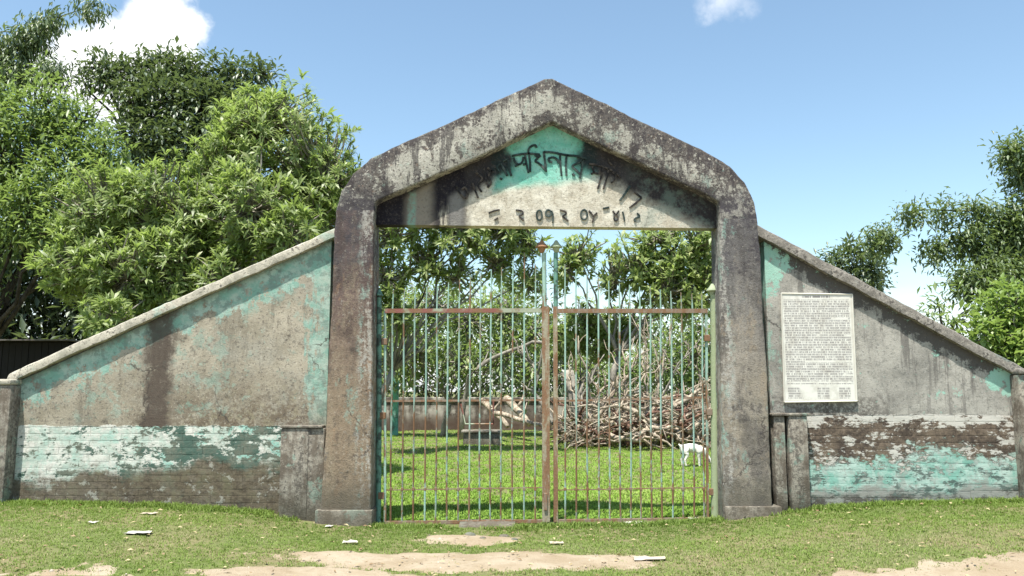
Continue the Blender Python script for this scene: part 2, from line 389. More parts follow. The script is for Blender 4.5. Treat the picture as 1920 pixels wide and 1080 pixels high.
def f_rail_red(b):
    c, f = rust_mix(b, (.25, .10, .08), 95, .0, False); c = b.mix(b.ss(.5, .62, b.noise(3.1, 4, .6, off=97)), c, (.30, .33, .24)); return dict(c=c, r=.65, h=b.noise(80, 3), hd=.004)
def f_rail(b):
    c, f = rust_mix(b, (.26, .20, .15), 101, .03, False); return dict(c=c, r=.7, h=b.noise(80, 3), hd=.004)
def f_stile(b):
    c, f = rust_mix(b, (.34, .31, .22), 105, .055, False); return dict(c=c, r=.65, h=b.noise(60, 4), hd=.006)
def f_post(b):
    c, f = rust_mix(b, (.34, .40, .24), 111, -.14, False); return dict(c=c, r=.65, h=b.noise(60, 4), hd=.006)
def f_orange(b): return dict(c=b.mix(b.noise(30, 4, .7), (.36, .19, .10), (.22, .12, .07)), r=.7)
def f_lime(b): return dict(c=b.mix(b.noise(30, 4, .7), (.40, .45, .30), (.22, .27, .17)), r=.7)
def f_green_post(b): return dict(c=b.mix(b.ss(.45, .6, b.noise(9, 5, .7, off=4)), (.13, .27, .21), (.05, .07, .06)), r=.7)
def f_letter(b): return dict(c=b.mix(b.ss(.45, .65, b.noise(14, 5, .7, off=3)), (.02, .034, .032), (.075, .095, .085)), r=.8)
def f_letter_worn(b): return dict(c=b.mix(b.ss(.42, .6, b.noise(14, 5, .7, off=5)), (.02, .019, .02), (.085, .07, .058)), r=.85, h=b.noise(40, 4), hd=.01)
def f_ground(b):
    x, y, z = b.xyz(); n = b.noise(1.2, 5, .6); f = b.noise(18, 5, .7)
    c = b.mix(b.ss(.35, .65, n), (.12, .15, .045), (.19, .165, .085)); c = b.mix(b.ss(.45, .7, f)*.6, c, (.07, .08, .03))
    return dict(c=c, r=.95, h=f, hd=.03)
def f_dirt(b):
    n = b.noise(1.6, 5, .6); f = b.noise(16, 6, .7); g = b.noise(70, 4, .7)
    c = b.mix(b.ss(.35, .65, n), (.30, .235, .155), (.39, .325, .235)); c = b.mix(b.ss(.5, .72, f)*.6, c, (.21, .155, .095)); c = b.mix(b.ss(.62, .72, g)*.6, c, (.48, .42, .33))
    return dict(c=c, r=.95, h=f*.6+g*.4, hd=.03, hs=.9)
def f_grass(c0, c1, c2):
    def f(b):
        t = b.attr('tone'); c = b.mix(b.ss(0, .6, t), c0, c1); c = b.mix(b.ss(.72, 1, t), c, c2)
        return dict(c=c, r=.6, s=.2, tr=.35, trc=b.mix(.5, c, (.22, .34, .05)))
    return f
def f_leaf(c0, c1, c2, tr=.3, rough=.42, spec=.45):
    def f(b):
        t = b.attr('tone'); c = b.mix(b.ss(0, .75, t), c0, c1); c = b.mix(b.ss(.86, 1, t), c, c2)
        return dict(c=c, r=rough, s=spec, tr=tr, trc=b.mix(.5, c, (.34, .48, .08)))
    return f
def f_bark(c0, c1):
    return lambda b: dict(c=b.mix(b.ss(.35, .68, b.noise(9, 6, .7, stretch=(1, 1, .4))), c0, c1), r=.9, h=b.noise(14, 6, .7, stretch=(1, 1, .35)), hd=.04, hs=.8)
M = {}
for k, fn in dict(wing_left=f_wing_left, wing_right=f_wing_right, coping_l=f_coping(False), coping_r=f_coping(True), hood=f_hood, pier_l=f_pier(True), pier_r=f_pier(False),
                  base=f_base, tymp=f_tympanum, bar=f_bar, rail_red=f_rail_red, rail=f_rail, stile=f_stile, post=f_post, orange=f_orange, lime=f_lime, gpost=f_green_post, letter=f_letter,
                  letter_worn=f_letter_worn, ground=f_ground, dirt=f_dirt,
                  grass=f_grass((.11, .17, .03), (.215, .295, .07), (.35, .31, .18)), lawn=f_grass((.15, .27, .035), (.28, .43, .075), (.38, .44, .14)),
                  leaf_plum=f_leaf((.15, .205, .065), (.33, .41, .135), (.52, .54, .25), .52, .46, .7), leaf_dark=f_leaf((.055, .085, .045), (.13, .175, .095), (.26, .30, .18), .2, .46, .8),
                  leaf_mid=f_leaf((.09, .15, .05), (.21, .29, .10), (.36, .40, .17), .42, .45, .7), leaf_bamboo=f_leaf((.07, .115, .055), (.17, .225, .105), (.29, .33, .16), .28, .46, .7),
                  leaf_lime=f_leaf((.13, .21, .05), (.24, .34, .09), (.36, .42, .14), .42, .42, .6), leaf_dry=f_leaf((.10, .09, .06), (.2, .17, .11), (.25, .22, .14), .15),
                  bark_grey=f_bark((.16, .145, .12), (.38, .35, .29)), bark_dark=f_bark((.03, .025, .02), (.09, .075, .06)), bark_dead=f_bark((.20, .16, .12), (.55, .47, .36)), bark_red=f_bark((.10, .055, .04), (.24, .14, .10)),
                  culm=f_bark((.10, .13, .05), (.2, .2, .09))).items():
    M[k] = mat(k, fn)

# ---------------------------------------------------------------- ground
def smooth(a, c, x): t = np.clip((x-a)/(c-a), 0, 1); return t*t*(3-2*t)
def gh(x, y):
    x = np.asarray(x, float); y = np.asarray(y, float)
    side = np.interp(x, [-30, -6, -4.2, -3, -2.3, -1.5, .3, 1.6, 2.5, 3.4, 4.4, 6.3, 30], [.27, .26, .24, .16, .06, 0, 0, .03, .085, .19, .25, .295, .32])
    wgt = np.where(y > 0, 1-smooth(.2, 1.6, y), 1-.75*smooth(.6, 4.5, -y))
    bump = .012*np.sin(x*3.1+1.3*np.sin(y*2.3))+.010*np.sin(y*4.3+x*1.7)+.02*np.sin(x*.9+y*.7)*smooth(1, 4, y)
    far = smooth(45, 300, np.hypot(x, y))*-1.5
    return side*wgt+bump*smooth(.0, .5, np.abs(y))+far
def axis(lo, hi, st, far):
    a = list(np.arange(lo, hi+1e-6, st)); d = st
    l, r_ = lo, hi
    L, Rr = [], []
    while r_ < far: d *= 1.25; r_ += d; l -= d; Rr.append(r_); L.append(l)
    return np.array(L[::-1]+a+Rr)
ax_, ay_ = axis(-14, 14, .2, 900), axis(-12, 34, .2, 900)
GX, GY = np.meshgrid(ax_, ay_); GZ = gh(GX, GY)
nx, ny = len(ax_), len(ay_)
idx = np.arange(nx*ny).reshape(ny, nx)
faces = np.stack([idx[:-1, :-1], idx[:-1, 1:], idx[1:, 1:], idx[1:, :-1]], -1).reshape(-1, 4)
def np_mesh(name, V, F, m, parent=None, tone=None, smooth_=False):
    V = np.asarray(V, np.float32); F = np.asarray(F, np.int32); me = bpy.data.meshes.new(name)
    if parent: V = V-np.array(woff(parent), np.float32)
    me.vertices.add(len(V)); me.vertices.foreach_set('co', V.ravel())
    k = F.shape[1]; me.loops.add(F.size); me.loops.foreach_set('vertex_index', F.ravel())
    me.polygons.add(len(F)); me.polygons.foreach_set('loop_start', np.arange(len(F), dtype=np.int32)*k)
    if smooth_: me.polygons.foreach_set('use_smooth', np.ones(len(F), bool))
    if tone is not None:
        a = me.attributes.new('tone', 'FLOAT', 'FACE'); a.data.foreach_set('value', np.asarray(tone, np.float32))
    me.update(calc_edges=True); me.materials.append(m)
    o = bpy.data.objects.new(name, me); COL.objects.link(o)
    if parent: o.parent = parent
    return o
tag(np_mesh('ground', np.stack([GX, GY, GZ], -1).reshape(-1, 3), faces, M['ground'], smooth_=True), 'grassy earth ground in front of and behind the gateway', 'ground', kind='structure')
def vnoise(x, y, s, o=0):                # cheap smooth value noise, 0..1
    x = np.asarray(x)*s+o; y = np.asarray(y)*s+o*1.7
    xi, yi = np.floor(x).astype(int), np.floor(y).astype(int); fx, fy = x-xi, y-yi
    h = lambda i, j: (np.sin(i*127.1+j*311.7)*43758.5453) % 1.0
    fx = fx*fx*(3-2*fx); fy = fy*fy*(3-2*fy)
    return (h(xi, yi)*(1-fx)+h(xi+1, yi)*fx)*(1-fy)+(h(xi, yi+1)*(1-fx)+h(xi+1, yi+1)*fx)*fy
def ell(x, y, cx, cy, rx, ry): return 1-np.sqrt(((x-cx)/rx)**2+((y-cy)/ry)**2)
def dirt(x, y):                          # > 0 where bare earth shows
    n = (vnoise(x, y, 1.5, 3)-.5)*.5+(vnoise(x, y, 5, 9)-.5)*.55+(vnoise(x, y, 14, 5)-.5)*.4
    p = np.maximum(ell(x, y, -.5, -2.02, 1.65, .42), ell(x, y, -1.7, -2.75, .95, .42))*1.4
    p = np.maximum(p, ell(x, y, -.42, -.92, .55, .30)*1.2)
    road = (-2.75+.16*(x-4.0)-y)*1.2
    road = np.where(x < 2.5, (-3.1-y)*1.0, road)
    p = np.maximum(p, road)
    return p+n*.75
def dirt_sheet(name, x0, x1, y0, y1, st, label, lift, sel):
    xs, ys = np.arange(x0, x1, st), np.arange(y0, y1, st); X, Y = np.meshgrid(xs, ys); D = dirt(X, Y)
    D = np.where(sel(X, Y), D, -1)
    Z = gh(X, Y)+lift*.5+np.clip(D, -.3, .12)*.07
    id_ = np.arange(X.size).reshape(X.shape); q = np.stack([id_[:-1, :-1], id_[:-1, 1:], id_[1:, 1:], id_[1:, :-1]], -1).reshape(-1, 4)
    ok = D.ravel()[q].max(1) > -.22
    q = q[ok]; u, inv = np.unique(q, return_inverse=True)
    return tag(np_mesh(name, np.stack([X, Y, Z], -1).reshape(-1, 3)[u], inv.reshape(-1, 4), M['dirt'], smooth_=True), label, 'path', kind='structure')
dirt_sheet('dirt_path', -5, 2.4, -3.1, -1.3, .04, 'bare sandy footpath curving past the gate', .008, lambda x, y: (y > -3.05) & (x < 2.4))
dirt_sheet('dirt_path', -1.4, .5, -1.28, -.3, .04, 'small bare patch of earth at the gate threshold', .008, lambda x, y: y < 0)
dirt_sheet('dirt_road', -16, 16, -9, -1.9, .08, 'pale dirt road along the bottom edge', .012, lambda x, y: (y < -3.0) | (x > 2.45))

# ---------------------------------------------------------------- gateway
gw = empty('gateway', (.45, 0, 0), 'weathered concrete gateway with gabled top, stained piers and painted lettering', 'gateway')
outer = [(600,958),(611,800),(619,600),(626,450),(630,395),(640,360),(662,325),(695,297),(740,275),(880,212),(1000,157),(1021,147),(1035,146),(1060,158),(1200,225),(1320,283),(1370,312),(1398,342),(1415,378),(1421,410),(1427,500),(1438,700),(1449,945)]
inner = [(695,958),(697,800),(699,600),(700,450),(701,395),(702,384),(704,380),(708,377),(745,361),(890,297),(1015,238),(1031,230),(1038,229),(1052,236),(1190,301),(1310,358),(1340,374),(1347,378),(1349,384),(1350,410),(1351,500),(1353,700),(1356,945)]
FY, BY = -.20, .26
O_ = [at(*p, FY) for p in outer]; I_ = [at(*p, FY) for p in inner]
def sect(o, i, rnd=.026, yf=FY, yb=BY):
    o = Vector(o); i = Vector(i); d = (i-o).normalized(); a = []
    def corner(p, dx, sy):               # rounded corner in the (d, y) plane
        ctr = p+d*dx*rnd+Vector((0, sy*rnd, 0))
        return ctr
    out = []
    for (p, dx, y, sy, a0) in ((o, 1, yf, 1, 180), (i, -1, yf, 1, 270), (i, -1, yb, -1, 0), (o, 1, yb, -1, 90)):
        c = Vector((p.x, y, p.z))+d*dx*rnd+Vector((0, sy*rnd, 0))
        for k in range(4):
            t = R(a0+k*30); out.append(c+d*math.cos(t)*rnd+Vector((0, math.sin(t)*rnd, 0)))
        if a0 == 180:                     # extra points across the face so that it can undulate
            pass
    return out
def wob(v, s, a): return Vector(v)+Vector((nz((v[0], v[1], v[2]), s), nz((v[0]+9, v[1], v[2]), s), nz((v[0], v[1], v[2]+7), s)))*a
def frame_loft(name, a, c, m, extra_down=False):
    secs = []
    for k in range(a, c):
        n = max(1, int((O_[k+1]-O_[k]).length/.05))
        for j in range(n+(1 if k == c-1 else 0)):
            t = j/n; o = O_[k].lerp(O_[k+1], t); i = I_[k].lerp(I_[k+1], t)
            secs.append([wob(wob(wob(v, 2.2, .012), 9, .006), 26, .005) for v in sect(o, i)])
    if extra_down == 1: secs.insert(0, [v+Vector((0, 0, -.35)) for v in secs[0]])
    if extra_down == 2: secs.append([v+Vector((0, 0, -.45)) for v in secs[-1]])
    return MB().loft(secs, cap=True).build(name, m, gw, smooth=True, ang=50)
SPR = 4
frame_loft('pier', 0, SPR, M['pier_l'], 1)
frame_loft('gable_hood', SPR, len(outer)-1-3, M['hood'])
frame_loft('pier', len(outer)-1-3, len(outer)-1, M['pier_r'], 2)
# tympanum panel set back inside the gable
TY = -.04
tp = [at(*p, TY) for p in ((706, 421), (1352, 428), (1356, 372), (1036, 218), (698, 372), (690, 395), (690, 421))]
tb = [(p.x, p.z) for p in tp]
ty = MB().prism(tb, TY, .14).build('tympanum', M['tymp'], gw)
# plinths at the pier feet
for (a, c) in (((587, 957), (700, 992)), ((1357, 950), (1471, 975))):
    p0, p1 = at(*a, -.24), at(*c, -.24)
    MB().box((p0.x+.02, -.24, p1.z-.3), (p1.x-.02, .30, p0.z), .014).build('plinth', M['base'], gw, smooth=True, ang=40)
# low buttress blocks beside the piers
for name, xs, y0, yt in (('buttress', (527, 574, 604), 965, 803), ('buttress', (1450, 1478, 1521), 946, 780)):
    mb = MB()
    for i in range(2):
        yf = -.15 if (i == 0) == (xs[0] < 960) else -.138
        p0, p1 = at(xs[i], yt, yf), at(xs[i+1], y0, yf)
        mb.box((p0.x+(.001 if i else 0), yf, p1.z-.3), (p1.x, .1, p0.z), .012)
    bt = mb.build(name, M['base'], gw, smooth=True, ang=40)
    p0, p1 = at(xs[0]-2, yt-5, -.17), at(xs[2], yt, -.17)
    MB().box((p0.x, -.165, p1.z+.002), (p1.x, .11, p0.z), .006).build('cap_slab', M['base'], bt, smooth=True, ang=40)

# lettering: raised strokes, traced in the plane of the tympanum
def L(cx, cy): return at(820+cx/4.571, 220+cy/4.571, TY-.012)
def strokes(paths, wpx=20, m=None, name='letter'):
    mb = MB(); wd = wpx/4.571/1500*CAMD/2
    for pts in paths:
        P3 = [L(*p) for p in pts]
        if len(P3) > 2:                   # smooth polyline (Catmull-Rom)
            q = []
            for i in range(len(P3)-1):
                p0, p1, p2, p3 = P3[max(i-1, 0)], P3[i], P3[i+1], P3[min(i+2, len(P3)-1)]
                for k in range(4):
                    t = k/4; q.append(.5*((2*p1)+(p2-p0)*t+(2*p0-5*p1+4*p2-p3)*t*t+(3*p1-p0-3*p2+p3)*t**3))
            q.append(P3[-1]); P3 = q
        secs = []
        for i, p in enumerate(P3):
            d = (P3[min(i+1, len(P3)-1)]-P3[max(i-1, 0)]); d = d.normalized() if d.length > 1e-6 else Vector((1, 0, 0))
            n = Vector((-d.z, 0, d.x)); ww = wd*(1+.16*nz(p, 23))
            secs.append([p+n*ww+Vector((0, .02, 0)), p+n*ww*.85+Vector((0, -.006, 0)), p-n*ww*.85+Vector((0, -.006, 0)), p-n*ww+Vector((0, .02, 0))])
        mb.loft(secs)
    return mb.build(name, m or M['letter'], ty)
lw = M['letter_worn']
strokes([[(640,330),(700,318),(775,308)], [(655,345),(668,385),(700,402),(728,380),(738,338)], [(700,402),(664,418)], [(735,405),(762,395)], [(752,318),(762,390),(782,475)]])          # sa
strokes([[(796,468),(794,380),(786,320)], [(786,320),(782,275),(806,246),(838,238),(852,258)], [(775,308),(880,318)], [(835,322),(862,345),(840,372),(872,395),(905,425),(934,462)], [(912,292),(922,370),(934,465)], [(862,345),(884,325)]])   # khi
strokes([[(912,296),(990,300),(1062,315)], [(952,352),(990,342),(1024,358),(1040,392)], [(952,352),(962,378),(985,382)], [(1052,318),(1056,410),(1066,500)]])                   # na
strokes([[(1062,315),(1125,325)], [(1108,325),(1102,410),(1108,500)]])                                                   # aa
strokes([[(1115,325),(1200,332),(1280,356)], [(1245,362),(1200,392),(1158,418),(1192,455),(1228,492)], [(1245,362),(1240,430),(1222,520)], [(1158,482),(1178,500)]])               # ra
strokes([[(560,372),(610,356)], [(540,395),(570,440),(600,500)], [(605,360),(616,430),(634,502)], [(540,395),(512,430),(540,470)], [(536,520),(556,530)]], 20)         # worn na + aa
strokes([[(1300,398),(1380,410),(1455,436)], [(1330,420),(1345,470),(1385,480),(1398,440)], [(1345,470),(1318,486)], [(1420,430),(1402,520),(1376,612)]], 18, lw)    # ma
strokes([[(1455,436),(1530,470)], [(1470,440),(1450,530),(1424,612)]], 18, lw)
strokes([[(1462,352),(1474,385),(1496,408)]], 15, lw)
strokes([[(1500,470),(1530,500),(1512,545),(1490,560)], [(1535,480),(1572,520)]], 15, lw)
strokes([[(1652,588),(1612,650),(1566,712)]], 20)
strokes([[(1752,690),(1700,735),(1648,775)], [(1690,640),(1752,690)]], 17, lw)
strokes([[(470,455),(440,500),(460,560),(430,600)], [(430,430),(478,470)]], 18, lw)
strokes([[(330,470),(385,520),(350,580),(380,640)], [(400,440),(420,540),(440,600)]], 18, lw)
strokes([[(165,585),(195,650),(240,690),(262,640),(238,600),(205,620)], [(300,560),(330,640),(350,690)]], 18, lw)
dw = M['letter_worn']
def ellp(cx, cy, rx, ry, n=10): return [(cx+rx*math.cos(2*math.pi*k/n), cy+ry*math.sin(2*math.pi*k/n)) for k in range(n+1)]
strokes([[(672,795),(722,802),(734,826),(702,846),(724,868),(742,884)]], 15, dw, 'digit')
strokes([ellp(874, 838, 24, 42)], 15, None, 'digit')
strokes([ellp(952, 822, 24, 28), [(978,800),(992,840),(988,902)]], 15, None, 'digit')
strokes([[(1050,795),(1096,806),(1102,828),(1076,848),(1098,868),(1120,886)]], 15, dw, 'digit')
strokes([ellp(1258, 834, 28, 42)], 15, None, 'digit')
strokes([[(1300,800),(1338,850),(1330,900)], [(1368,818),(1338,850)]], 15, dw, 'digit')
strokes([[(1420,782),(1474,770)]], 15, None, 'digit')
strokes([[(1505,800),(1530,832),(1556,800)], ellp(1532, 862, 18, 24, 8)], 14, dw, 'digit')
strokes([[(1588,808),(1600,850),(1604,890)]], 14, None, 'digit')
strokes([[(1712,820),(1734,850),(1690,870),(1700,896)]], 15, None, 'digit')
strokes([[(440,820),(490,800),(535,792)], [(490,880),(520,860)]], 14, dw, 'digit')

# ---------------------------------------------------------------- wing walls
def brick_mesh(w_, h_, v):
    key = (round(w_, 3), v)
    if key in BM_: return BM_[key]
    r_ = random.Random(v*31+int(w_*1000)); c = .0022; mb = MB()
    x, z = w_/2, h_/2
    j = lambda: r_.uniform(-.0014, .0014)
    back = [(-x, .07, -z), (x, .07, -z), (x, .07, z), (-x, .07, z)]
    edge = [(-x+j(), c, -z+j()), (x+j(), c, -z+j()), (x+j(), c, z+j()), (-x+j(), c, z+j())]
    fr = [(-x+c+j(), j(), -z+c), (x-c+j(), j(), -z+c), (x-c, j(), z-c), (-x+c, j(), z-c)]
    ctr = [(j()*4, -.0008, j())]
    fs = [(8, 9, 12), (9, 10, 12), (10, 11, 12), (11, 8, 12)]
    for k in range(4):
        k2 = (k+1) % 4; fs += [(4+k, 4+k2, 8+k2, 8+k), (k, k2, 4+k2, 4+k)]
    mb.add(back+edge+fr+ctr, fs)
    me = bpy.data.meshes.new('brick'); me.from_pydata(mb.v, [], mb.f); me.validate()
    bm = bmesh.new(); bm.from_mesh(me); bmesh.ops.recalc_face_normals(bm, faces=bm.faces)
    bm.to_mesh(me); bm.free(); BM_[key] = me; return me
def wing(label, px, top, dado_py, mkey, cop_key, cop_t, group, ctop):
    global BM_; BM_ = {}
    xa, xb = Xp(px[0], 850), Xp(px[1], 850)
    wv_ = empty('wing_wall', ((xa+xb)/2, .1, 0), label, 'wall', group)
    zt = [(at(*p, 0).x, at(*p, 0).z) for p in top]; zd = Zp(dado_py)
    lo, hi = min(zt[0][0], zt[1][0]), max(zt[0][0], zt[1][0])
    prof = sorted(zt)
    # core
    MB().prism([(lo, -.3), (hi, -.3), (hi, prof[1][1]-.03), (lo, prof[0][1]-.03)], .0032, .22).build('wall_core', M[mkey], wv_)
    # plaster face over the upper wall
    zs = [(lo, zd), (hi, zd)]
    mb = MB(); n = 40; up = []; dn = []
    for i in range(n+1):
        t = i/n; x = lo+(hi-lo)*t; dn.append((x, zd+.014*nz((x*3, 0, 0), 1)+.008*nz((x*14, 3, 0), 1))); up.append((x, prof[0][1]+(prof[1][1]-prof[0][1])*t-.04))
    V, F = [], []
    for i in range(n+1):
        a, c = dn[i], up[i]
        for k in range(7):
            t = k/6; z = a[1]+(max(c[1], a[1]+.02)-a[1])*t; V.append((a[0], -.002+.006*nz((a[0]*1.7, z*1.7, 4), 1), z))
        V.append((a[0], .03, a[1]))
    for i in range(n):
        for k in range(6): F.append((i*8+k, (i+1)*8+k, (i+1)*8+k+1, i*8+k+1))
        F.append((i*8+7, (i+1)*8+7, (i+1)*8, i*8))
    mb.add(V, F).build('plaster_face', M[mkey], wv_, smooth=True, ang=35)
    # coping slab on the slope
    secs = []
    c0, c1 = at(*ctop[0], -.09), at(*ctop[1], -.09)
    n = 60
    for i in range(n+1):
        p = c0.lerp(c1, i/n); t_ = cop_t
        base = [(-.085, -t_), (-.09, -t_*.5), (-.08, -.012), (-.05, 0.004), (.1, .012), (.25, 0), (.27, -.02), (.27, -t_)]
        secs.append([wob(wob(Vector((p.x, y, p.z+z)), 4, .012), 15, .007) for y, z in base])
    MB().loft(secs).build('coping', M[cop_key], wv_, smooth=True, ang=40)
    # bricks of the dado, running bond
    H, W, J = .077, .242, .0045; z = zd-.004-H/2; row = 0
    while z > .1:
        x = lo-(.12 if row % 2 else 0)
        while x < hi:
            a, c = max(x, lo), min(x+W, hi)
            if c-a > .05:
                br = bpy.data.objects.new('brick', brick_mesh(c-a, H, random.randrange(6))); COL.objects.link(br); br.parent = wv_
                br.location = Vector(((a+c)/2, -.0005+random.uniform(-.0015, .0015), z+random.uniform(-.002, .002)))-wv_.location
                if not br.data.materials: br.data.materials.append(M[mkey])
            x += W+J
        z -= H+J; row += 1
    return wv_
wl = wing('left sloping wing wall with beige stained plaster and white peeling dado', (24, 604), ((24, 715), (622, 445)), 800, 'wing_left', 'coping_l', .115, 'wing walls of the gateway', ((14, 700), (634, 424)))
wr = wing('right sloping grey wing wall carrying the white notice above a mint green dado', (1440, 1913), ((1432, 448), (1913, 702)), 778, 'wing_right', 'coping_r', .135, 'wing walls of the gateway', ((1420, 420), (1921, 690)))
# boundary walls running on beyond the wings
for xs, py, mk, lab in (((-13.5, Xp(15, 800, -.2)), 722, 'wing_left', 'low boundary wall end at the far left beside the beige wing wall'), ((Xp(1916, 800, -.16), 13.5), 702, 'base', 'low boundary wall end at the far right beside the grey wing wall')):
    bw = empty('boundary_wall', (sum(xs)/2, 0, 0), lab, 'wall')
    zt = Zp(py, 960, -.1); secs = []
    MB().box((xs[0], -.2 if xs[1] < 0 else -.16, -.3), (xs[1], .12, zt), .02).build('wall_core', M['base' if mk == 'base' else 'base'], bw, smooth=True, ang=40)
    MB().box((xs[0], -.22 if xs[1] < 0 else -.19, zt+.002), (xs[1], .16, zt+.07), .02).build('coping', M['coping_l' if xs[1] < 0 else 'coping_r'], bw, smooth=True, ang=40)

# ---------------------------------------------------------------- notice on the right wing
c0, c1, c2, c3 = at(1465, 550, -.035), at(1598, 552, -.035), at(1607, 752, -.035), at(1471, 754, -.035)
nw, nh = (c1-c0).length, (c0-c3).length
def f_notice(b):
    ox, oy, oz = b.sep(b.objv()); u = ox/nw; v = oz/nh      # 0..1 across and up
    P_ = 1/45.0
    ln = v/P_; fr = b.math('FRACT', ln); li = b.math('FLOOR', ln)
    row = b.ss(.10, .26, fr)*b.ss(.92, .76, fr)*.75+.25
    wv2 = b.comb(u*62, li*7.31, 0)
    wd = b.noise(1.0, 2, .6, vec=wv2); word = b.ss(.40, .48, wd)
    fine = b.ss(.34, .5, b.noise(1.0, 1, .5, vec=b.comb(u*210, v*120, 0)))
    endn = b.noise(1.0, 0, .5, vec=b.comb(li*3.7, 0, 0))
    body = b.ss(.035, .05, u)*b.ss(.975, .96, u)*b.ss(.16, .165, v)*b.ss(.945, .94, v)
    gap = lambda v0, u0, u1: b.ss(.009, .006, b.abs(v-v0))*b.ss(u0, u0+.01, u)*b.ss(u1, u1-.01, u)
    gaps = b.max(b.max(gap(.765, .70, .95), gap(.37, .30, 1)), b.max(gap(.285, .86, 1), gap(.245, .82, 1)))
    gaps = b.max(gaps, b.max(gap(.61, .88, 1), gap(.18, .05, .95)))
    txt = row*word*fine*body*(1-gaps)
    title = b.ss(.955, .96, v)*b.ss(.982, .977, v)*b.ss(.30, .32, u)*b.ss(.72, .70, u)*word
    sig = b.ss(.03, .035, v)*b.ss(.14, .135, v)*row*word*b.max(b.max(b.ss(.05, .06, u)*b.ss(.26, .22, u+v*.6-.05), b.ss(.46, .47, u)*b.ss(.64, .62, u)), b.ss(.76, .77, u)*b.ss(.93, .92, u))
    ink = b.max(b.max(txt, title), sig*.8)
    n = b.noise(9, 5, .6); pap = b.mix(b.ss(.4, .7, n), (.66, .65, .59), (.53, .51, .45))
    pap = b.mix(b.ss(.03, .0, b.min(b.min(u, 1-u), b.min(v, 1-v))+(n-.5)*.04)*.5, pap, (.45, .42, .35))
    return dict(c=b.mix(ink*.8, pap, (.15, .135, .14)), r=.6, s=.3)
def f_notice_edge(b): return dict(c=(.62, .60, .53), r=.6)
nb_ = bpy.data.objects.new('notice_board', bpy.data.meshes.new('notice_board'))
pts = [c3, c2, c1, c0]
loc = c3.copy()
V = [tuple(p-loc) for p in pts]+[tuple(p-loc+Vector((0, .035, 0))) for p in pts]
nb_.data.from_pydata(V, [], [(0, 1, 2, 3), (7, 6, 5, 4), (0, 4, 5, 1), (1, 5, 6, 2), (2, 6, 7, 3), (3, 7, 4, 0)])
nb_.location = loc; link(nb_, mats=[mat('notice', f_notice)])
tag(nb_, 'white notice panel covered in small print on the grey wing wall', 'notice')
fb = MB()
for (a, c) in ((c3, c2), (c2, c1), (c1, c0), (c0, c3)):
    fb.tube([a+Vector((0, -.002, 0)), c+Vector((0, -.002, 0))], .008, 4)
fb.build('frame', mat('notice_edge', f_notice_edge), nb_)

# ---------------------------------------------------------------- gate
GYP = .10
def G(px, py): return at(px, py, GYP)
def bar_between(mb, p, q, r, n=6): mb.tube([p, q], r, n)
def rect_bar(mb, a, c, hw, hd):          # box section between two points
    d = (c-a).normalized(); s_ = Vector((0, 1, 0)).cross(d).normalized()
    secs = [[p+s_*hw*i+Vector((0, hd*j, 0)) for i, j in ((-1, -1), (1, -1), (1, 1), (-1, 1))] for p in (a, c)]
    mb.loft(secs)
BX = ([736,757,777.6,799,819,840,861,881,901,920.6,940,961.5,983,1004], [1059.5,1080,1101,1122,1142,1162,1181,1200,1220,1239,1259,1278,1298.5,1317])
TOPS = ([545,543,540,538,536,529,523,516,512,506,501,486,474,496], [496,505,514,521,527,531,534,538,540,543,546,548,551,553])
def cone_cap(p, m, parent, s=.062):
    mb = MB(); secs = []
    for z, r_ in ((-.07, .018), (-.055, .032), (-.012, s*.62), (0, s*1.12), (.010, s*1.12), (.05, s*.55), (.09, .014)):
        secs.append([p+Vector((r_*math.cos(t), r_*math.sin(t), z)) for t in [2*math.pi*k/12 for k in range(12)]])
    mb.loft(secs); return mb.build('post_cap', m, parent, smooth=True, ang=50)
